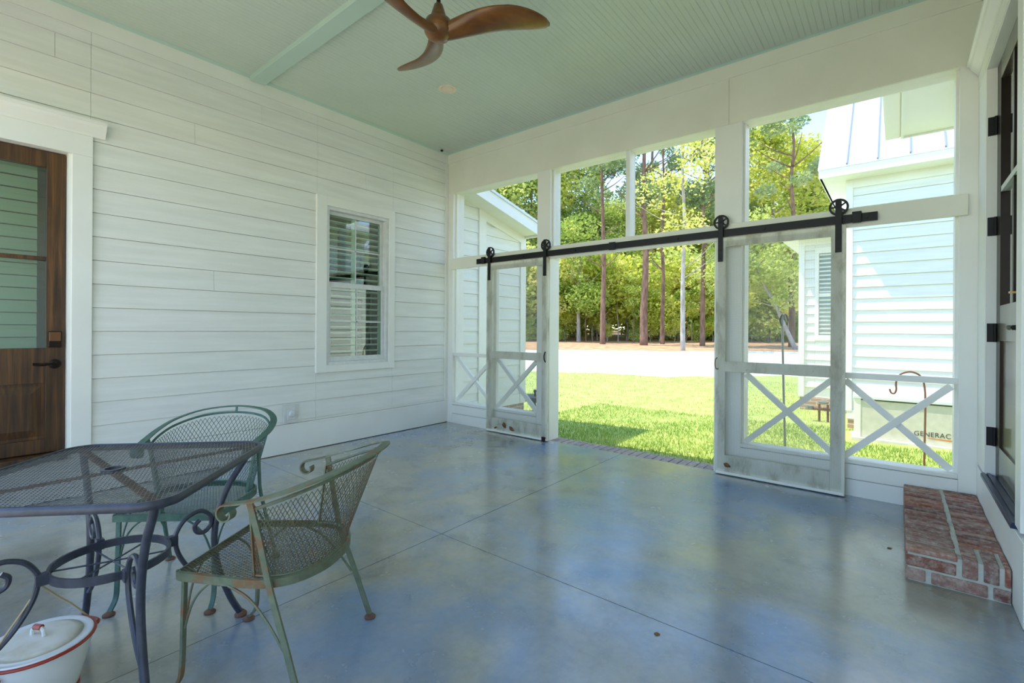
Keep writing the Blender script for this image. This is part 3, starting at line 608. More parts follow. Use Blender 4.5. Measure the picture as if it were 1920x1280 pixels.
def blade_mesh():
    mb = MB(); n = 26; k = 14; vs = []; fs = []
    for i in range(n):
        t = i / (n - 1); r = 0.035 + 0.63 * t
        ch = 0.10 + 0.065 * math.sin(min(1, t * 1.8) * PI / 2) if t < 0.6 else 0.165 * math.sqrt(max(0.0, 1 - ((t - 0.6) / 0.403) ** 2)) + 0.004
        th = 0.055 * (1 - t) ** 2.2 + 0.010
        off = -0.095 * math.sin(PI * t * 0.95) + 0.05 * t            # sweep in the plane
        tw = -math.radians(30 * (1 - t) ** 1.5 + 9)
        zc = -0.012 + 0.075 * t ** 1.3
        for q in range(k):
            a = 2 * PI * q / k; cy_ = ch / 2 * math.cos(a); cz_ = th / 2 * math.sin(a) + 0.010 * (cy_ / 0.075) ** 2
            vs.append((r, off + cy_ * math.cos(tw) - cz_ * math.sin(tw), zc + cy_ * math.sin(tw) + cz_ * math.cos(tw)))
    for i in range(n - 1):
        for q in range(k): fs.append((i * k + q, i * k + (q + 1) % k, (i + 1) * k + (q + 1) % k, (i + 1) * k + q))
    fs.append(tuple(range(k - 1, -1, -1))); fs.append(tuple((n - 1) * k + q for q in range(k)))
    return mb.add(vs, fs)
b0 = None
for a in (39.0, 159.0, 279.0):
    if b0 is None: o = blade_mesh().build('blade', M['fanwood'], fan, smooth=True, local=True); b0 = o
    else: o = b0.copy(); COL.objects.link(o); o.parent = fan
    o.rotation_euler = (0, 0, math.radians(a)); o.location = (0, 0, -0.01)
nest = MB().lathe([(0.001, 0), (0.016, -0.006), (0.02, -0.016), (0.01, -0.026), (0.001, -0.028)], (0.07, -0.18, ZC), 10).build('insect_nest', plain('dark_mud', S(34, 30, 26), 0.9), smooth=True)
tag(nest, 'tiny dark insect nest on the ceiling near the corner of the screen wall', 'nest')

# ================================================================== small things on the left wall
oc = thing('outlet_cover', 'small white outlet plate with round cap above the baseboard', 'outlet', (0.01, -2.073, 0.385))
bx('plate', M['plastic'], oc, 0.0, 0.014, -2.145, -2.005, 0.298, 0.472, bevel=0.002)
bx('box', M['plastic'], oc, 0.014, 0.022, -2.112, -2.036, 0.325, 0.44, bevel=0.004)
cap = MB().lathe([(0.03, 0), (0.03, 0.016), (0.024, 0.026), (0.008, 0.03)], k=20).build('round_cap', M['plastic'], oc, smooth='auto'); cap.rotation_euler = (0, PI / 2, 0); cap.location = (0.012, 0.002, 0.0)
for ch in oc.children:
    if ch.name.startswith('round_cap'):
        for vv in ch.data.vertices: vv.co = vv.co + WL[oc.name]
        cap.location = (0.022 - 0.01, 0.0, 0.0)

# ================================================================== wrought iron table
def rounded_square(half, r, n=7):
    pts = []
    for cx_, cy_, a0 in ((half - r, half - r, 0), (-half + r, half - r, 90), (-half + r, -half + r, 180), (half - r, -half + r, 270)):
        for i in range(n + 1):
            a = math.radians(a0 + 90 * i / n); pts.append((cx_ + r * math.cos(a), cy_ + r * math.sin(a)))
    return pts
def inside(poly, x, y):
    c = False; n = len(poly)
    for i in range(n):
        x0, y0_ = poly[i]; x1, y1_ = poly[i - 1]
        if (y0_ > y) != (y1_ > y) and x < (x1 - x0) * (y - y0_) / (y1_ - y0_) + x0: c = not c
    return c
def expanded(mb, fn, s0, s1, t0, t1, ps, pl, test, w=0.0022, h=0.0018):
    """expanded-metal lattice: strands between nodes of a diamond grid; fn maps (s,t) to a point, normal"""
    ni = int((s1 - s0) / (ps / 2)); nj = int((t1 - t0) / (pl / 2))
    for j in range(nj):
        for i in range(ni + 1):
            if (i + j) % 2: continue
            sa, ta = s0 + i * ps / 2, t0 + j * pl / 2
            for di in (-1, 1):
                sb, tb = sa + di * ps / 2, ta + pl / 2
                if not (s0 - 1e-6 <= sb <= s1 + 1e-6): continue
                if test(sa, ta) and test(sb, tb):
                    p, nrm = fn(sa, ta); q, _ = fn(sb, tb)
                    d = (q - p).normalized(); sd = d.cross(nrm).normalized() * (w / 2); u = nrm.normalized() * (h / 2)
                    n = len(mb.v)
                    mb.v += [tuple(p + sd + u), tuple(p - sd + u), tuple(p - u), tuple(q + sd + u), tuple(q - sd + u), tuple(q - u)]
                    mb.f += [(n, n + 3, n + 4, n + 1), (n + 1, n + 4, n + 5, n + 2), (n + 2, n + 5, n + 3, n)]
def raw(mb, name, mat, parent, kind=None):
    me = bpy.data.meshes.new(name); me.from_pydata(mb.v, [], mb.f); me.materials.append(mat)
    o = bpy.data.objects.new(name, me); COL.objects.link(o); o.parent = parent; WL[o.name] = Vector((0, 0, 0)); return tag(o, kind=kind)
TZ = 0.72
tb = thing('patio_table', 'square charcoal wrought iron patio table with mesh top', 'table', (2.44, -3.905, 0), math.radians(45.8))
HS = 0.384
out = rounded_square(HS - 0.008, 0.085)
MB().sweep([(x, y, TZ - 0.011) for x, y in out], [(-0.008, -0.013), (0.006, -0.013), (0.009, -0.008), (0.009, 0.006), (0.004, 0.0125), (-0.004, 0.0125), (-0.008, 0.008)], closed=True).build('rim', M['tbl'], tb, smooth='auto', local=True)
tm = MB(); ins = rounded_square(HS - 0.010, 0.08)
expanded(tm, lambda s_, t_: (Vector((s_, t_, TZ - 0.004)), Vector((0, 0, 1))), -HS, HS, -HS, HS, 0.0125, 0.030, lambda a, b: inside(ins, a, b) and a * a + b * b > 0.026 ** 2, 0.0026, 0.0018)
raw(tm, 'mesh_top', M['tblmesh'], tb, 'stuff')
ring = MB(); n = 24
ring.sweep([(0.030 * math.cos(2 * PI * i / n), 0.030 * math.sin(2 * PI * i / n), TZ - 0.006) for i in range(n)], [(-0.006, -0.007), (0.006, -0.007), (0.006, 0.006), (-0.006, 0.006)], closed=True)
ring.build('umbrella_hole', M['tbl'], tb, local=True)
c45 = math.sqrt(0.5)
for a in range(4):
    an = PI / 4 + a * PI / 2; d = Vector((math.cos(an), math.sin(an), 0))
    MB().bar(d * 0.03 + Vector((0, 0, TZ - 0.013)), d * 0.492 + Vector((0, 0, TZ - 0.013)), 0.028, 0.005).build('cross_bar', M['tblrust'], tb, local=True, label='rusty flat bar under the mesh')
n = 36; zr = 0.40
MB().sweep([(0.165 * math.cos(2 * PI * i / n), 0.165 * math.sin(2 * PI * i / n), zr) for i in range(n)], [(-0.004, -0.014), (0.004, -0.014), (0.004, 0.014), (-0.004, 0.014)], closed=True).build('ring', M['tbl'], tb, smooth='auto', local=True)
gr = MB()
for a in range(3):
    an = a * PI / 3 + 0.4; gr.tube([(0.162 * math.cos(an), 0.162 * math.sin(an), zr - 0.006), (0.05 * math.cos(an), 0.05 * math.sin(an), zr - 0.008), (-0.05 * math.cos(an), -0.05 * math.sin(an), zr - 0.008), (-0.162 * math.cos(an), -0.162 * math.sin(an), zr - 0.006)], 0.003, 6)
gr.build('wire_grid', M['tbl'], tb, local=True)
lg0 = None
for a in range(4):
    an = PI / 4 + a * PI / 2
    mb = MB(); leg = crom([(0.455, 0, TZ - 0.018), (0.44, 0, 0.66), (0.375, 0, 0.56), (0.335, 0, 0.45), (0.325, 0, 0.34), (0.345, 0, 0.22), (0.385, 0, 0.10), (0.425, 0, 0.015)], 6)
    mb.tube(leg, 0.0125, 10, up=(0, 1, 0))
    if lg0 is None: o = mb.build('leg', M['tbl'], tb, smooth='auto', local=True); lg0 = o.data
    else: o = bpy.data.objects.new('leg', lg0); COL.objects.link(o); o.parent = tb
    o.rotation_euler = (0, 0, an); lego = o
    sc = MB(); path = crom([(0.272, 0, 0.452), (0.255, 0, 0.435), (0.262, 0, 0.408), (0.288, 0, 0.400), (0.312, 0, 0.425), (0.308, 0, 0.462), (0.272, 0, 0.488), (0.222, 0, 0.470), (0.192, 0, 0.425), (0.190, 0, 0.385), (0.205, 0, 0.33), (0.245, 0, 0.26), (0.30, 0, 0.20), (0.347, 0, 0.165)], 6)
    sc.tube(path, 0.0085, 8, up=(0, 1, 0))
    o2 = sc.build('scroll', M['tbl'], tb, smooth='auto', local=True); o2.rotation_euler = (0, 0, an)
    bk = MB().box(0.166, 0.196, -0.012, 0.012, 0.382, 0.420).build('bracket', M['tbl'], tb, local=True, bevel=0.002); bk.rotation_euler = (0, 0, an)
    ft = MB().lathe([(0.010, 0.024), (0.018, 0.016), (0.024, 0.008), (0.023, 0.0)], (0.428, 0, 0.0), 16).build('foot', M['foot'], tb, smooth='auto', local=True); ft.rotation_euler = (0, 0, an)

# ================================================================== wrought iron barrel chairs
def make_chair(label, loc, rot, mat, matm):
    c = thing('patio_chair', label, 'chair', loc, rot, 'wrought iron patio chairs')
    SZ_ = 0.412
    hf = [(0.0, 0.0), (0.19, 0.0), (0.207, 0.003), (0.216, 0.016), (0.220, 0.05), (0.231, 0.18), (0.238, 0.27), (0.226, 0.345), (0.185, 0.408), (0.10, 0.456), (0.0, 0.470)]
    o = hf + [(-x, y) for x, y in hf[1:-1][::-1]]
    outl = [(p.x, p.y) for p in crom([(x, y, 0) for x, y in o], 5, True)]
    MB().sweep([(x, y, SZ_ - 0.012) for x, y in outl], [(-0.003, -0.015), (0.003, -0.015), (0.003, 0.012), (-0.006, 0.015), (-0.006, 0.011), (-0.003, 0.010)], closed=True).build('seat_frame', mat, c, smooth='auto', local=True)
    mb = MB()
    expanded(mb, lambda s_, t_: (Vector((s_, t_, SZ_ + 0.001 - 0.018 * max(0, 1 - (s_ / 0.22) ** 2) * max(0, 1 - ((t_ - 0.23) / 0.24) ** 2))), Vector((0, 0, 1))), -0.24, 0.24, -0.01, 0.475, 0.014, 0.026, lambda a, b: inside(outl, a, b), 0.0024, 0.0018)
    raw(mb, 'seat_mesh', matm, c, 'stuff')
    bot = crom([(0.212, 0.275, 0.414), (0.212, 0.325, 0.414), (0.182, 0.39, 0.414), (0.10, 0.442, 0.414), (0, 0.456, 0.414), (-0.10, 0.442, 0.414), (-0.182, 0.39, 0.414), (-0.212, 0.325, 0.414), (-0.212, 0.275, 0.414)], 8)
    top = crom([(0.252, 0.285, 0.640), (0.262, 0.37, 0.672), (0.238, 0.465, 0.708), (0.150, 0.553, 0.740), (0, 0.588, 0.752), (-0.150, 0.553, 0.740), (-0.238, 0.465, 0.708), (-0.262, 0.37, 0.672), (-0.252, 0.285, 0.640)], 8)
    K = len(bot) - 1
    def at(P, f):
        f = min(max(f, 0), 1) * K; i = min(int(f), K - 1); return P[i].lerp(P[i + 1], f - i)
    def fn(s_, t_):
        f = s_ / 0.76; g = t_ / 0.30; a, b = at(bot, f), at(top, f); p = a.lerp(b, g)
        return p, Vector((p.x, p.y - 0.2, 0.06)).normalized()
    mb = MB(); expanded(mb, fn, 0, 0.756, 0, 0.299, 0.014, 0.030, lambda a, b: 0 <= b <= 0.301, 0.0024, 0.0018)
    raw(mb, 'back_mesh', matm, c, 'stuff')
    bf = MB(); bf.tube(bot, 0.005, 7); bf.tube(top, 0.006, 7)
    for q in (0, 1): bf.bar(at(bot, q), at(top, q), 0.012, 0.005, up=(0, 1, 0))
    bf.build('back_frame', mat, c, smooth='auto', local=True)
    half = [(0.252, 0.205, 0.657), (0.268, 0.28, 0.672), (0.276, 0.38, 0.700), (0.250, 0.485, 0.736), (0.160, 0.575, 0.768), (0, 0.612, 0.782)]
    scr = []
    for i in range(13):
        th_ = math.radians(300 - 25 * i); r = 0.029 - 0.011 * (300 - 25 * i) / 300
        scr.append((0.251, 0.205 - r * math.sin(th_), 0.657 - 0.029 + r * math.cos(th_)))
    path = scr[:-1] + half + [(-x, y, z) for x, y, z in half[:-1][::-1]] + [(-x, y, z) for x, y, z in scr[:-1][::-1]]
    pp = crom(path, 4); mbx = MB(); m = len(pp); vs = []; fs = []
    cen = Vector((0, 0.25, 0))
    for i, p in enumerate(pp):
        t = (pp[min(i + 1, m - 1)] - pp[max(i - 1, 0)]).normalized(); rad = Vector((p.x, (p.y - 0.22) if p.y > 0.3 else 0.0, 0))
        rad = (rad - t * rad.dot(t)); rad = rad.normalized() if rad.length > 1e-4 else Vector((1, 0, 0)); nn = t.cross(rad).normalized()
        for a, b in ((-0.016, -0.0025), (0.016, -0.0025), (0.016, 0.0025), (-0.016, 0.0025)): vs.append(p + rad * a + nn * b)
    for i in range(m - 1):
        for q in range(4): fs.append((i * 4 + q, i * 4 + (q + 1) % 4, (i + 1) * 4 + (q + 1) % 4, (i + 1) * 4 + q))
    fs += [(3, 2, 1, 0), tuple((m - 1) * 4 + q for q in range(4))]
    mbx.add(vs, fs).build('arm_rail', mat, c, smooth='auto', local=True)
    MB().bar((0, 0.600, 0.752), (0, 0.606, 0.782), 0.010, 0.006).build('rail_clip', mat, c, local=True)
    for s_ in (-1, 1):
        mb = MB(); mb.sweep([(s_ * 0.262, 0.288, 0.672), (s_ * 0.252, 0.315, 0.55), (s_ * 0.246, 0.340, 0.42), (s_ * 0.247, 0.350, 0.38), (s_ * 0.256, 0.405, 0.22), (s_ * 0.268, 0.472, 0.012)], [(-0.004, -0.010), (0.004, -0.010), (0.004, 0.010), (-0.004, 0.010)], up=(0, 1, 0))
        mb.build('rear_leg', mat, c, smooth='auto', local=True)
        mb = MB(); mb.sweep(crom([(s_ * 0.200, 0.022, 0.395), (s_ * 0.200, 0.018, 0.25), (s_ * 0.202, 0.016, 0.11), (s_ * 0.203, 0.008, 0.05), (s_ * 0.206, -0.022, 0.012)], 5), [(-0.009, -0.0045), (0.009, -0.0045), (0.009, 0.0045), (-0.009, 0.0045)], up=(0, 1, 0))
        mb.build('front_leg', mat, c, smooth='auto', local=True)
        MB().tube(crom([(s_ * 0.200, 0.022, 0.22), (s_ * 0.205, 0.05, 0.30), (s_ * 0.212, 0.085, 0.35), (s_ * 0.222, 0.13, 0.388)], 5), 0.004, 6).build('leg_brace', mat, c, smooth='auto', local=True)
        MB().tube(crom([(s_ * 0.194, 0.018, 0.22), (s_ * 0.165, 0.012, 0.31), (s_ * 0.13, 0.005, 0.36), (s_ * 0.09, 0.002, 0.390)], 5), 0.004, 6).build('leg_brace', mat, c, smooth='auto', local=True)
        MB().tube(crom([(s_ * 0.252, 0.398, 0.20), (s_ * 0.246, 0.335, 0.29), (s_ * 0.240, 0.27, 0.355), (s_ * 0.236, 0.20, 0.388)], 5), 0.0045, 6).build('leg_brace', mat, c, smooth='auto', local=True)
        for x, y in ((s_ * 0.268, 0.474), (s_ * 0.206, -0.024)):
            MB().lathe([(0.008, 0.016), (0.017, 0.011), (0.023, 0.006), (0.022, 0.0)], (x, y, 0), 14).build('foot', M['foot'], c, smooth='auto', local=True)
    return c
make_chair('worn olive green wrought iron chair with rusty seat, pulled out from the patio table', (2.625, -3.625, 0), math.radians(-56), M['chairB'], rusty('olive_mesh_enamel', S(88, 86, 62), S(110, 106, 80), S(112, 78, 52), 0.55, 0.6))
make_chair('dark green wrought iron chair pushed against the far side of the patio table', (2.145, -3.675, 0), math.radians(42.5), M['chairA'], rusty('green_mesh_enamel', S(62, 90, 80), S(88, 112, 98), S(98, 92, 66), 0.66, 0.6))

# ================================================================== enamel pot by the table
pc = Vector((2.375, -4.085, 0)); pt = thing('enamel_pot', 'white enamel pot with red rim and lid on the floor by the table', 'pot', pc)
MB().lathe([(0.098, 0.0), (0.103, 0.01), (0.113, 0.045), (0.127, 0.10), (0.137, 0.145), (0.140, 0.166)], pc, 40).build('bowl', M['enamel'], pt, smooth='auto')
MB().lathe([(0.099, 0.0), (0.1045, 0.0), (0.1055, 0.007), (0.100, 0.009)], pc, 40).build('base_ring', M['red'], pt, smooth='auto')
n = 40; MB().tube([(pc.x + 0.144 * math.cos(2 * PI * i / n), pc.y + 0.144 * math.sin(2 * PI * i / n), 0.168) for i in range(n)], 0.0055, 8, closed=True).build('rim', M['red'], pt, smooth='auto')
lid = MB().lathe([(0.143, 0.171), (0.137, 0.177), (0.127, 0.171), (0.118, 0.174), (0.09, 0.184), (0.045, 0.190), (0.001, 0.192)], pc, 40).build('lid', M['enamel'], pt, smooth=True)
MB().lathe([(0.114, 0.1765), (0.09, 0.1855), (0.045, 0.1915), (0.001, 0.1935)], pc, 40).build('lid_top', M['lid'], lid, smooth=True)
kn = MB().tube(crom([pc + Vector((-0.02, -0.012, 0.191)), pc + Vector((-0.018, -0.010, 0.212)), pc + Vector((0.0, 0.0, 0.219)), pc + Vector((0.018, 0.010, 0.212)), pc + Vector((0.02, 0.012, 0.191))], 5), 0.006, 8).build('lid_handle', M['enamel'], lid, smooth='auto')
MB().tube([pc + Vector((-0.012, -0.007, 0.2195)), pc + Vector((0.012, 0.007, 0.2195))], 0.009, 8).build('grip', M['red'], lid, smooth='auto')
HD = []
for an in (math.radians(120), math.radians(-60)):
    d = Vector((math.cos(an), math.sin(an), 0)); q = Vector((-d.y, d.x, 0))
    MB().tube(crom([pc + d * 0.138 + q * 0.045 + Vector((0, 0, 0.142)), pc + d * 0.162 + q * 0.042 + Vector((0, 0, 0.148)), pc + d * 0.167 + Vector((0, 0, 0.15)), pc + d * 0.162 - q * 0.042 + Vector((0, 0, 0.148)), pc + d * 0.138 - q * 0.045 + Vector((0, 0, 0.142))], 6), 0.007, 8).build('side_handle', M['red'], pt, smooth='auto')
    HD.append(pc + d * 0.163 + Vector((0, 0, 0.157)))
apex = Vector((2.44, -4.088, 0.383))
for hd in HD:
    MB().tube(crom([hd, hd.lerp(apex, 0.35) + Vector((0, 0, 0.006)), hd.lerp(apex, 0.7), apex], 6), 0.0028, 6).build('twine', M['chain'], pt, smooth='auto')

# ================================================================== dead leaves and specks
def leaf(name, label, c, ux, uy, L, W_, mat, group=None):
    c, ux, uy = Vector(c), Vector(ux).normalized(), Vector(uy).normalized(); nrm = ux.cross(uy); vs = []; fs = []; n = 8
    for i in range(n + 1):
        t = i / n; w = W_ / 2 * math.sin(PI * t ** 0.8) + 0.0006; lift = 0.12 * L * math.sin(PI * t)
        for k_, s_ in ((0, -1), (1, 0), (2, 1)): vs.append(c + ux * (L * (t - 0.5)) + uy * (w * s_) + nrm * (lift - 0.15 * W_ * abs(s_)))
    for i in range(n):
        for k_ in range(2): fs.append((i * 3 + k_, i * 3 + k_ + 1, (i + 1) * 3 + k_ + 1, (i + 1) * 3 + k_))
    o = MB().add(vs, fs).build(name, mat, smooth=True); so = o.modifiers.new('thickness', 'SOLIDIFY'); so.thickness = 0.0012
    return tag(o, label, 'leaf', group)
yd = -0.0865
pL = [onplane(1, yd, u, v) for u, v in ((929, 801), (945, 797), (959, 804))]
leaf('dead_leaf', 'small dark dead leaf stuck at the foot of the left screen door', pL[0], (1, 0, 0.5), (0.5, 0, -1), 0.05, 0.02, M['deadleaf'])
leaf('dead_leaf', 'round brown dead leaf, middle of three at the foot of the left screen door', pL[1], (0.5, 0, -1), (1, 0, 0.5), 0.075, 0.05, M['deadleaf'])
leaf('dead_leaf', 'curled brown dead leaf, rightmost at the foot of the left screen door', pL[2], (1, 0, -0.6), (0.6, 0, 1), 0.085, 0.04, M['deadleaf'])
leaf('dead_leaf', 'brown dead leaf stuck at the foot of the right screen door', onplane(1, yd, 1363, 872), (1, 0, -0.4), (0.4, 0, 1), 0.06, 0.035, M['deadleaf'])
for (u, v), lb in (((1232, 1189), 'dark dry seed pod lying alone on the open floor'), ((1668, 1028), 'dark scrap of leaf on the floor near the brick step')):
    q = onplane(2, 0.0, u, v); leaf('floor_debris', lb, q + Vector((0, 0, 0.004)), (1, 0.4, 0), (-0.4, 1, 0), 0.024, 0.016, M['deadleaf'])


# ================================================================== outdoors: ground
def dp(sv, d): q = Vector((CAM.x, CAM.y, 0)) + _R * sv + _W * d; return q
def strip(name, label, cat, d0f, d1f, mat, s0, s1, ns, nd, dz=0.0):
    mb = MB(); vs = []; fs = []
    for i in range(nd + 1):
        for j in range(ns + 1):
            sv = s0 + (s1 - s0) * j / ns; d = d0f(sv) + (d1f(sv) - d0f(sv)) * i / nd; q = dp(sv, d); vs.append((q.x, q.y, ground(q.x, q.y) + dz))
    for i in range(nd):
        for j in range(ns): a = i * (ns + 1) + j; fs.append((a, a + 1, a + ns + 2, a + ns + 1))
    return tag(mb.add(vs, fs).build(name, mat, smooth=True), label, cat, kind='structure')
e1 = lambda s_: 16.4 - 0.16 * (s_ - 3) + 0.5 * math.sin(s_ * 0.9) + 0.25 * math.sin(s_ * 2.3); e2 = lambda s_: 31.5 + 0.4 * math.sin(s_ * 0.5) + 0.3 * math.sin(s_ * 1.7)
strip('lawn', 'sunlit green lawn outside the screen wall', 'lawn', lambda s_: -30.0, e1, M['grassground'], -46, 60, 106, 46)
tag(MB().box(-3.0, 9.0, -16.0, YB - 0.2, -0.2, -0.06).build('patio', paint('tan_bounce_slab', S(214, 196, 166), S(228, 212, 184), 0.9, (6, 6, 6))), 'added unseen pale slab behind the viewer that bounces light indoors', 'patio', kind='structure')  # unseen slab added behind the camera to bounce warm light into the porch
strip('driveway', 'pale gravel drive beyond the lawn', 'driveway', e1, e2, M['gravel'], -46, 60, 106, 10)
strip('forest_floor', 'pine straw covered ground at the edge of the trees', 'ground', e2, lambda s_: 118.0, M['litter'], -80, 110, 95, 30)
gb = MB(); rg = random.Random(5)
for i in range(60000):
    if i < 34000: x, y = rg.uniform(-0.2, 5.4), 0.23 + 4.2 * rg.random() ** 1.25
    else: x, y = rg.uniform(-6, 5.5), 0.4 + 11 * rg.random()
    if (x < -0.02 and y < 1.8) or (y > 4.5 and x > 3.9) or (x > 4.0 and 3.1 < y < 4.3): continue
    z = ground(x, y); a = rg.uniform(0, 2 * PI); h = rg.uniform(0.022, 0.055); w = rg.uniform(0.003, 0.006); l = rg.uniform(-0.02, 0.02); l2 = rg.uniform(-0.02, 0.02)
    n = len(gb.v); c, s_ = math.cos(a) * w, math.sin(a) * w
    gb.v += [(x - c, y - s_, z - 0.004), (x + c, y + s_, z - 0.004), (x + l, y + l2, z + h)]; gb.f.append((n, n + 1, n + 2))
me = bpy.data.meshes.new('grass'); me.from_pydata(gb.v, [], gb.f); me.materials.append(M['blade']); go = bpy.data.objects.new('grass', me); COL.objects.link(go)
tag(go, 'short grass blades of the lawn by the doorway', 'grass', kind='stuff')

# ================================================================== left part of the house seen through the first bay
hl = thing('house_corner', 'white lap-sided house corner with a sloping roof edge behind the left bay', 'house', (-0.05, 0.9, 0))
XE = -0.05
bx('wall_core', M['white'], hl, -3.0, XE - 0.03, 0.2, 1.72, -0.1, 2.78)
lap_rows(hl, M['siding'], 0.2, 0.64, 0.2, 3.02, (), x=XE); bx('wall_top', M['white'], hl, -3.0, XE - 0.03, 0.2, 0.9, 2.78, 2.98); lap_rows(hl, M['siding'], 0.79, 1.60, 0.2, 2.72, (), x=XE)
for a, b2 in ((0.64, 0.79), (1.60, 1.735)): bx('corner_board', M['trimw'], hl, XE - 0.03, XE + 0.02, a, b2, 0.05, 2.98 if a < 1 else 2.72, bevel=0.002)
bx('skirt_board', M['trimw'], hl, XE - 0.03, XE + 0.012, 0.2, 1.60, 0.05, 0.2); bx('foundation', M['brickwall'], hl, -3.0, XE, 0.2, 1.72, -0.35, 0.05)
ry = lambda y: 3.118 - 0.2325 * (y - 0.6); OX = 0.27
MB().prism([(0.2, ry(0.2)), (1.75, ry(1.75)), (1.75, ry(1.75) - 0.035), (0.2, ry(0.2) - 0.035)], 0, -5.0, OX + 0.02).build('roof_sheet', M['metalroof'], hl)
MB().prism([(0.2, ry(0.2) - 0.035), (1.70, ry(1.70) - 0.035), (1.70, ry(1.70) - 0.20), (0.2, ry(0.2) - 0.20)], 0, OX - 0.025, OX).build('rake_board', M['trimw'], hl)
MB().prism([(0.2, ry(0.2) - 0.16), (1.68, ry(1.68) - 0.16), (1.68, ry(1.68) - 0.175), (0.2, ry(0.2) - 0.175)], 0, XE, OX - 0.025).build('rake_soffit', M['trimw'], hl)
MB().prism([(0.79, ry(0.79) - 0.175), (1.68, ry(1.68) - 0.175), (1.68, ry(1.68) - 0.30), (0.79, ry(0.79) - 0.30)], 0, XE - 0.03, XE + 0.018).build('frieze_board', M['trimw'], hl)
bx('eave_fascia', M['trimw'], hl, -5.0, OX - 0.025, 1.70, 1.735, ry(1.7) - 0.2, ry(1.7) - 0.03)

# ================================================================== wings of the house seen through the third bay
def seams(parent, x0, x1, p0, p1, step, mat):
    """standing-seam panels between the eave line (y,z)=p0 and the upper line p1"""
    (ya, za), (yb, zb) = p0, p1; L = math.hypot(yb - ya, zb - za); ny, nz = -(zb - za) / L, (yb - ya) / L
    x = x0
    while x < x1 - 0.01:
        xe = min(x + step, x1)
        MB().add([(x, ya, za), (xe, ya, za), (xe, yb, zb), (x, yb, zb), (x, ya - ny * .02, za - nz * .02), (xe, ya - ny * .02, za - nz * .02), (xe, yb - ny * .02, zb - nz * .02), (x, yb - ny * .02, zb - nz * .02)],
                 [(0, 1, 2, 3), (7, 6, 5, 4), (0, 4, 5, 1), (1, 5, 6, 2), (2, 6, 7, 3), (3, 7, 4, 0)]).build('roof_panel', mat, parent)
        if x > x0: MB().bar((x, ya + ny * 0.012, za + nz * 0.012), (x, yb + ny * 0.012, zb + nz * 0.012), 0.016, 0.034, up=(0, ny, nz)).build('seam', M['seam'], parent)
        x = xe
nw = thing('house_wing', 'sunlit white lap-sided wing with white metal roof behind the generator', 'house', (5.5, 4.6, 0))
YW = 4.6
bx('wall_core', M['white'], nw, 4.0, 9.0, YW + 0.03, 9.0, -0.2, 3.53)
lap_rows(nw, M['siding'], 4.055, 9.0, 0.02, 3.40, (), x=YW, axis='y', sgn=-1, thick=0.02)
bx('corner_board', M['trimw'], nw, 3.97, 4.055, YW - 0.02, YW + 0.12, 0.0, 3.53, bevel=0.002)
bx('frieze_board', M['trimw'], nw, 4.055, 9.0, YW - 0.015, YW + 0.03, 3.40, 3.53); bx('skirt_board', M['trimw'], nw, 3.99, 9.0, YW - 0.012, YW + 0.03, -0.12, 0.02)
bx('foundation', M['brickwall'], nw, 4.0, 9.0, YW, 9.0, -0.5, -0.12)
bx('soffit', M['trimw'], nw, 3.66, 9.0, 4.25, YW + 0.02, 3.53, 3.545); bx('fascia', M['trimw'], nw, 3.65, 9.0, 4.215, 4.25, 3.525, 3.645); bx('drip_edge', M['metalroof'], nw, 3.64, 9.0, 4.20, 4.255, 3.645, 3.665)
bx('side_soffit', M['trimw'], nw, 3.66, 4.0, YW + 0.02, 9.0, 3.53, 3.545); bx('eave_return', M['trimw'], nw, 3.65, 3.685, 4.25, 9.0, 3.53, 3.645)
pR = onplane(0, 3.65, 1553, 207); sl_ = (pR.z - 3.66) / (pR.y - 4.21)
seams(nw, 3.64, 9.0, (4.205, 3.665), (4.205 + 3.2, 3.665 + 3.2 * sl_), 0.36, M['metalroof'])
fw = thing('house_rear_wing', 'farther white lap-sided wing with a shuttered window and brick foundation', 'house', (4.5, 6.4, 0))
YF = 6.4
bx('wall_core', M['white'], fw, 3.12, 4.0, YF + 0.03, 9.0, -0.05, 2.98)
lap_rows(fw, M['siding'], 3.19, 4.02, 0.0, 2.86, [(3.36, 4.1, 1.04, 2.80)], x=YF, axis='y', sgn=-1, thick=0.02)
bx('corner_board', M['trimw'], fw, 3.09, 3.19, YF - 0.02, YF + 0.1, -0.05, 2.98, bevel=0.002); bx('frieze_board', M['trimw'], fw, 3.19, 4.02, YF - 0.015, YF + 0.03, 2.86, 2.98)
bx('foundation', M['brickwall'], fw, 3.12, 4.0, YF + 0.005, 9.0, -0.5, -0.05); bx('soffit', M['trimw'], fw, 2.83, 4.0, 6.0, 9.0, 2.98, 2.995); bx('fascia', M['trimw'], fw, 2.815, 4.2, 5.965, 6.0, 2.975, 3.06); bx('side_fascia', M['trimw'], fw, 2.815, 2.83, 6.0, 9.0, 2.975, 3.06)
bx('roof_sheet', M['metalroof'], fw, 2.80, 4.0, 5.95, 9.0, 3.06, 3.08)
wn = MB(); wn.box(3.36, 3.425, YF - 0.02, YF + 0.03, 1.04, 2.80).box(3.425, 4.02, YF - 0.02, YF + 0.03, 2.69, 2.80).box(3.425, 4.02, YF - 0.02, YF + 0.03, 1.04, 1.14).box(3.425, 4.02, YF - 0.01, YF + 0.03, 1.87, 1.93)
wo_ = wn.build('window_frame', M['trimw'], fw)
for z0, z1 in ((1.14, 1.87), (1.93, 2.69)): bx('pane', plain('blue_grey_glass', S(150, 168, 172), 0.08), wo_, 3.425, 4.02, YF + 0.02, YF + 0.03, z0, z1)
for i in range(20): MB().bar((3.43, YF + 0.005, 1.18 + i * 0.078), (4.0, YF + 0.005, 1.18 + i * 0.078), 0.012, 0.03, up=(0, -0.6, 1)).build('louver', M['louver'], wo_)
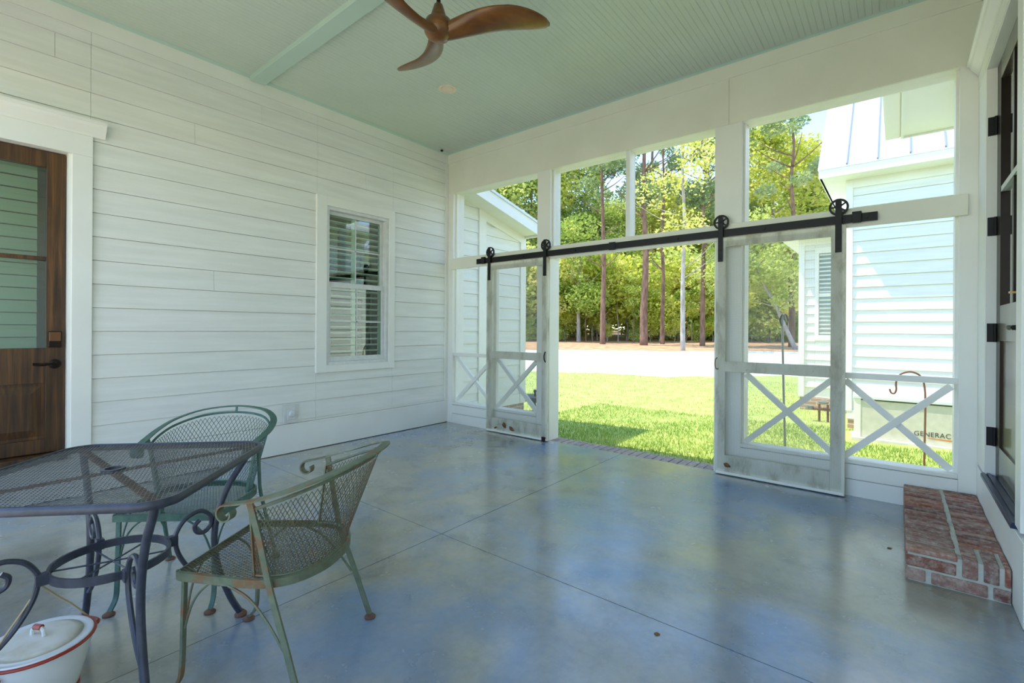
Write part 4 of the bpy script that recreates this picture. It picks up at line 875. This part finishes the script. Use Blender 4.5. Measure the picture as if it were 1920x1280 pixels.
ev = thing('house_eave', 'white soffit and gutter corner of the roof overhead beyond the third bay', 'eave', (5.2, 1.3, 3.35))
bx('soffit', M['trimw'], ev, 4.635, 6.0, 0.2, 2.40, 3.35, 3.37); bx('fascia', M['trimw'], ev, 4.61, 4.635, 0.2, 2.43, 3.33, 3.56); bx('gutter', M['trimw'], ev, 4.475, 4.61, 0.2, 2.45, 3.35, 3.50, bevel=0.012)
bx('end_fascia', M['trimw'], ev, 4.635, 6.0, 2.40, 2.43, 3.33, 3.56); bx('side_wall', M['white'], ev, XR + 0.06, XR + 0.9, 0.2, 2.2, -0.3, 3.35)
lap_rows(ev, M['siding'], 0.2, 2.1, 0.0, 3.35, (), x=XR + 0.03, sgn=-1); bx('corner_board', M['trimw'], ev, XR + 0.012, XR + 0.06, 2.1, 2.2, 0.0, 3.35)

# ================================================================== generator, hooks, meter, bowl
GY = 3.42; ge = thing('standby_generator', 'beige standby generator with orange stripe outside the third bay', 'generator', (4.8, GY + 0.3, -0.3))
gz = -0.165
bx('pad', M['padconc'], ge, 4.06, 5.75, GY - 0.22, GY + 0.86, -0.34, -0.245, bevel=0.01); bx('base', M['padconc'], ge, 4.12, 5.70, GY - 0.06, GY + 0.72, -0.245, gz, bevel=0.006)
bx('cabinet', M['generator'], ge, 4.165, 5.62, GY, GY + 0.64, gz, 0.335, bevel=0.006)
bx('corner_post', M['trimw'], ge, 4.15, 4.222, GY - 0.008, GY + 0.05, gz, 0.345, bevel=0.004)
MB().prism([(GY - 0.025, 0.335), (GY - 0.025, 0.375), (GY + 0.1, 0.47), (GY + 0.55, 0.47), (GY + 0.66, 0.40), (GY + 0.66, 0.335)], 0, 4.14, 5.65).build('lid', M['metalroof'], ge, bevel=0.006)
bx('lid_gap', M['letters'], ge, 4.222, 5.62, GY - 0.004, GY + 0.01, 0.318, 0.335)
p0 = onplane(1, GY - 0.004, 1714, 815); p1 = onplane(1, GY - 0.004, 1783, 820)
fc = bpy.data.curves.new('lettering', 'FONT'); fc.body = 'GENERAC'; fc.size = 0.1; fc.extrude = 0.0006; fc.space_character = 1.06
fo = bpy.data.objects.new('lettering_curve', fc); COL.objects.link(fo)
bpy.context.view_layer.update(); dg = bpy.context.evaluated_depsgraph_get(); tme = bpy.data.meshes.new_from_object(fo.evaluated_get(dg)); bpy.data.objects.remove(fo)
xs = [v_.co.x for v_ in tme.vertices]; ys = [v_.co.y for v_ in tme.vertices]; W0 = max(xs) - min(xs); H0 = max(ys) - min(ys); wt_ = p1.x - p0.x
for v_ in tme.vertices: v_.co = Vector(((v_.co.x - min(xs)) / W0 * wt_, -v_.co.z, (v_.co.y - min(ys)) / H0 * 0.058))
tme.materials.clear(); tme.materials.append(M['letters'])
lo_ = bpy.data.objects.new('lettering', tme); COL.objects.link(lo_); lo_.parent = ge; lo_.location = Vector((p0.x, GY - 0.003, p0.z - 0.005)) - WL[ge.name]; lo_['label'] = 'dark capital lettering on the cabinet'
st_ = [(0.12 + 0.42 * i / 12, -0.018 - 0.012 * (i / 12) ** 2) for i in range(13)] + [(0.54, -0.062)] + [(0.54 - 0.42 * i / 12, -0.058 + 0.034 * (i / 12) ** 0.6) for i in range(1, 12)]
MB().prism([(p0.x + a, p0.z + b) for a, b in st_], 1, GY - 0.003, GY + 0.001).build('stripe', M['orange'], ge, label='orange swoosh under the lettering')
def hook(name, label, base, pts, r, mat):
    y_ = base.y; t = thing(name, label, 'garden hook', base)
    P = [onplane(1, y_, u, v) for u, v in pts]
    MB().tube(crom([Vector((base.x, y_, base.z - 0.1))] + P, 6), r, 8, up=(0, 1, 0)).build('stem', mat, t, smooth='auto'); return t
hook('shepherd_hook', 'rust brown shepherd hook standing in front of the generator', onground(1733, 880), [(1733, 860), (1735, 760), (1733, 722), (1726, 705), (1710, 697), (1694, 699), (1684, 706), (1680, 718), (1680.5, 730), (1677, 737), (1671, 736), (1668, 729)], 0.0085, M['rusthook'])
h2 = hook('shepherd_hook', 'grey shepherd hook on the lawn behind the right screen door', onground(1473, 852), [(1472, 840), (1469, 720), (1467, 620), (1467, 600), (1469, 590), (1473, 592), (1476, 602)], 0.012, M['steel'])
MB().tube(crom([onplane(1, WL[h2.name].y, u, v) for u, v in ((1467, 612), (1463, 600), (1467, 591), (1473, 591), (1477, 602))], 5), 0.012, 6, up=(0, 1, 0)).build('end_cap', M['black'], h2, smooth='auto')
mb_ = onground(1544, 792); mt = thing('gas_meter', 'rusty pipe stand of a gas meter at the foot of the far wing', 'meter', mb_)
for dx in (0.0, 0.12): MB().tube([mb_ + Vector((dx - 0.06, 0, -0.1)), mb_ + Vector((dx - 0.06, 0, 0.30))], 0.018, 8).build('pipe', M['rusthook'], mt)
MB().tube([mb_ + Vector((-0.18, 0, 0.22)), mb_ + Vector((0.12, 0, 0.22))], 0.02, 8).build('cross_pipe', M['rusthook'], mt)
MB().lathe([(0.02, 0.30), (0.07, 0.32), (0.08, 0.345), (0.03, 0.37)], mb_, 16).build('regulator', M['steel'], mt, smooth='auto'); MB().lathe([(0.02, 0), (0.06, 0.01), (0.06, 0.06), (0.02, 0.07)], mb_ + Vector((-0.2, 0, 0.2)), 14).build('valve', M['steel'], mt, smooth='auto')
bb = onground(1003, 772); bt_ = thing('bird_bath', 'dark metal bird bath bowl on the lawn beside the left screen door', 'bird bath', bb)
bz = onplane(1, bb.y, 1003, 742).z - bb.z; b_r = 0.30
MB().lathe([(b_r, bz), (b_r * 0.97, bz - 0.03), (b_r * 0.7, bz - 0.085), (b_r * 0.25, bz - 0.12), (0.03, bz - 0.125)], bb, 28).build('bowl', plain('blue_black_bowl', S(40, 46, 58), 0.4, 0.4), bt_, smooth='auto')
MB().lathe([(0.09, 0.0), (0.06, 0.02), (0.02, 0.04), (0.018, bz + 0.06), (0.03, bz + 0.075), (0.03, bz + 0.11), (0.01, bz + 0.12)], bb, 14).build('stem', M['black'], bt_, smooth='auto')

# ================================================================== trees
rt = random.Random(21)
def leafcloud(name, clumps, n, lo, hi, mat, flat=1.0):
    mb = MB(); tot = sum(r * r for _, r in clumps)
    for c, r in clumps:
        for i in range(int(n * r * r / tot)):
            d = Vector((rt.gauss(0, 1), rt.gauss(0, 1), rt.gauss(0, 1) * flat)).normalized(); rad = r * (0.35 + 0.65 * rt.random() ** 0.5)
            p_ = Vector(c) + Vector((d.x * rad, d.y * rad, d.z * rad * 0.75))
            a = Vector((rt.gauss(0, 1), rt.gauss(0, 1), rt.gauss(0, 0.6))).normalized(); b = a.cross(Vector((rt.gauss(0, 1), rt.gauss(0, 1), rt.gauss(0, 1)))).normalized()
            L = rt.uniform(lo, hi); w = L * rt.uniform(0.45, 0.7); k = len(mb.v)
            mb.v += [tuple(p_ - a * L / 2), tuple(p_ + b * w / 2), tuple(p_ + a * L / 2), tuple(p_ - b * w / 2)]; mb.f.append((k, k + 1, k + 2, k + 3))
    me = bpy.data.meshes.new(name); me.from_pydata(mb.v, [], mb.f); me.materials.append(mat); return me
def clumps(n, rx, rz, zc, rlo, rhi):
    out_ = []
    for i in range(n):
        a = rt.uniform(0, 2 * PI); q = rt.random() ** 0.5; z = rt.uniform(-1, 1); k = math.sqrt(max(0.05, 1 - z * z))
        out_.append(((rx * q * k * math.cos(a), rx * q * k * math.sin(a), zc + rz * z), rt.uniform(rlo, rhi)))
    return out_
def trunkmesh(name, h, r, mat, branches=0, wob=0.25, top=0.25):
    mb = MB(); pts = [(0, 0, -0.3)]
    for i in range(1, 8): pts.append((rt.uniform(-wob, wob) * i / 7, rt.uniform(-wob, wob) * i / 7, h * i / 7))
    P = crom(pts, 3); n = len(P); mb.tube(P, r, 9, scale=[1.25 - (1.25 - top) * (i / (n - 1)) ** 0.8 for i in range(n)])
    for b in range(branches):
        t = rt.uniform(0.35, 0.92); p_ = P[int(t * (n - 1))]; a = rt.uniform(0, 2 * PI); L = rt.uniform(1.5, 3.5)
        mb.tube(crom([p_, p_ + Vector((math.cos(a) * L * 0.5, math.sin(a) * L * 0.5, L * 0.25)), p_ + Vector((math.cos(a) * L, math.sin(a) * L, L * 0.6))], 3), r * 0.28, 5, scale=[1 - 0.7 * q / 6 for q in range(7)])
    me = bpy.data.meshes.new(name); me.from_pydata([tuple(v_) for v_ in mb.v], [], mb.f); me.materials.append(mat)
    me.polygons.foreach_set('use_smooth', [True] * len(me.polygons)); return me
OAK = [(leafcloud('oak_crown', clumps(16, 3.6, 4.2, 7.8, 1.4, 2.3), 6500, 0.22, 0.40, M['leaf']), trunkmesh('oak_trunk', 10, 0.2, M['barkgrey'], 9)) for i in range(3)]
OAKY = [(leafcloud('yellow_crown', clumps(16, 3.4, 4.0, 6.6, 1.3, 2.2), 6500, 0.22, 0.40, M['leafyel']), trunkmesh('oak_trunk', 9, 0.17, M['barkgrey'], 8)) for i in range(2)]
PINE = [(leafcloud('pine_crown', clumps(14, 2.6, 4.8, 16.5, 0.7, 1.4), 2600, 0.22, 0.42, M['leafpine'], 0.6), trunkmesh('pine_trunk', 20, 0.25, M['bark'], 12, 0.3, 0.35)) for i in range(2)]
TALL = [(leafcloud('tall_crown', clumps(22, 4.4, 6.5, 14.0, 1.5, 2.5), 9000, 0.24, 0.46, M['leafyel'] if i else M['leaf']), trunkmesh('oak_trunk', 17, 0.24, M['barkgrey'], 10)) for i in range(2)]
BUSH = [(leafcloud('shrub_foliage', clumps(12, 1.7, 1.9, 2.6, 0.8, 1.3), 3200, 0.16, 0.30, M['leafyel'] if i else M['leaf']), trunkmesh('shrub_stem', 3.5, 0.05, M['barkgrey'], 6, 0.4)) for i in range(2)]
SAP = [(leafcloud('sapling_crown', clumps(9, 1.3, 2.6, 6.2, 0.5, 1.0), 900, 0.18, 0.32, M['leafyel'] if i else M['leaf']), trunkmesh('sapling_trunk', 8.0, 0.055, M['barkgrey'] if i else M['bark'], 5, 0.5)) for i in range(3)]
def tree(name, proto, pos, sc, label, cat, group=None, rot=None, lean=None, tr_=1.0):
    t = thing(name, label, cat, pos, rt.uniform(0, 2 * PI) if rot is None else rot, group)
    t.scale = (sc, sc, sc)
    if lean: t.rotation_euler = (lean[0], lean[1], 0)
    for me, nm in ((proto[0], 'crown'), (proto[1], 'trunk')):
        o = bpy.data.objects.new(nm, me); COL.objects.link(o); o.parent = t
        if nm == 'trunk' and tr_ != 1.0: o.scale = (tr_, tr_, 1)
    return t
def at_ud(u, d):
    q = CAM + ray(u, 617) * d; q.z = ground(q.x, q.y); return q
tree('pine_tree', PINE[0], onground(1130, 645), 1.0, 'tall pine whose brown trunk shows left of centre in the open doorway', 'tree', 'pines at the forest edge', tr_=0.85)
tree('pine_tree', PINE[1], onground(1207, 647), 1.02, 'thickest red-brown pine trunk in the middle of the open doorway', 'tree', 'pines at the forest edge', tr_=1.1)
tree('pine_tree', PINE[0], onground(1242, 645), 0.98, 'dark slim pine just right of the thickest pine trunk', 'tree', 'pines at the forest edge', tr_=0.7)
tree('pine_tree', PINE[1], onground(1317, 648), 1.0, 'dark pine trunk near the right edge of the open doorway', 'tree', 'pines at the forest edge', tr_=0.75)
tree('pine_tree', PINE[0], onground(1484, 650), 0.95, 'reddish pine trunk behind the leaning grey tree', 'tree', 'pines at the forest edge', tr_=0.9)
tree('oak_tree', (leafcloud('slender_crown', clumps(11, 1.4, 2.3, 6.6, 0.5, 1.0), 2000, 0.10, 0.19, M['leafyel']), trunkmesh('slender_trunk', 8.5, 0.085, M['barkgrey'], 6, 0.1, 0.5)), onground(1280, 657), 1.7, 'slender pale grey tree in front of the pines at the drive', 'tree')
tree('oak_tree', OAK[1], onground(1492, 655), 0.9, 'grey tree leaning to the left beside the far wing', 'tree', lean=(math.radians(-8), math.radians(-24)), tr_=0.8)
tree('oak_tree', OAK[2], at_ud(1085, 47), 0.95, 'dark green leafy tree at the left edge of the open doorway', 'tree')
for i, (u, d) in enumerate(((905, 52), (960, 48), (1010, 55), (1060, 58), (1120, 56), (1175, 60), (1235, 57), (1290, 55), (1345, 58), (1400, 52), (1440, 60), (1500, 55), (1545, 50), (1600, 58), (820, 55), (740, 52), (650, 55))):
    tree('broadleaf_tree', (OAK + OAKY)[rt.randrange(5)], at_ud(u, d + 13), rt.uniform(1.25, 1.7), 'leafy bright green tree among the dense forest trees', 'tree', 'broadleaf trees of the forest')
for i in range(22):
    tree('forest_tree', (OAK + OAKY)[rt.randrange(5)], at_ud(620 + i * 48 + rt.uniform(-15, 15), rt.uniform(78, 98)), rt.uniform(1.5, 2.0), 'leafy tree deep in the forest behind the front row', 'tree', 'trees deep in the forest')
for i in range(16):
    tree('tall_broadleaf_tree', TALL[rt.randrange(2)], at_ud(840 + i * 50 + rt.uniform(-14, 14), rt.uniform(58, 68)), rt.uniform(0.9, 1.3), 'tall leafy tree whose light green crown fills the transoms', 'tree', 'tall leafy trees behind the pines')
for i in range(10):
    tree('tall_pine', PINE[rt.randrange(2)], at_ud(780 + i * 88 + rt.uniform(-25, 25), rt.uniform(58, 74)), rt.uniform(1.15, 1.45), 'tall pine whose crown rises above the leafy trees', 'tree', 'tall pines above the canopy')
for i in range(44):
    tree('understory_shrub', BUSH[rt.randrange(2)], at_ud(850 + i * 17.5 + rt.uniform(-10, 10), rt.uniform(48, 60)), rt.uniform(1.1, 2.3), 'yellow-green shrub in the undergrowth of the forest edge', 'shrub', 'undergrowth shrubs')
for i in range(18):
    tree('low_shrub', BUSH[rt.randrange(2)], at_ud(880 + i * 38 + rt.uniform(-14, 14), rt.uniform(47.5, 50)), rt.uniform(0.4, 0.75), 'low bright shrub at the foot of the forest edge', 'shrub', 'low shrubs along the forest edge')
for i in range(44):
    tree('sapling', SAP[rt.randrange(3)], at_ud(900 + i * 15 + rt.uniform(-8, 8), rt.uniform(45.5, 56)), rt.uniform(0.7, 1.15), 'thin sapling stem at the forest edge', 'tree', 'saplings at the forest edge')
for i in range(26):
    tree('backdrop_shrub', BUSH[rt.randrange(2)], at_ud(840 + i * 30 + rt.uniform(-6, 6), rt.uniform(66, 74)), rt.uniform(1.9, 2.6), 'shrub in the dim depth of the forest', 'shrub', 'shrubs deep in the forest')
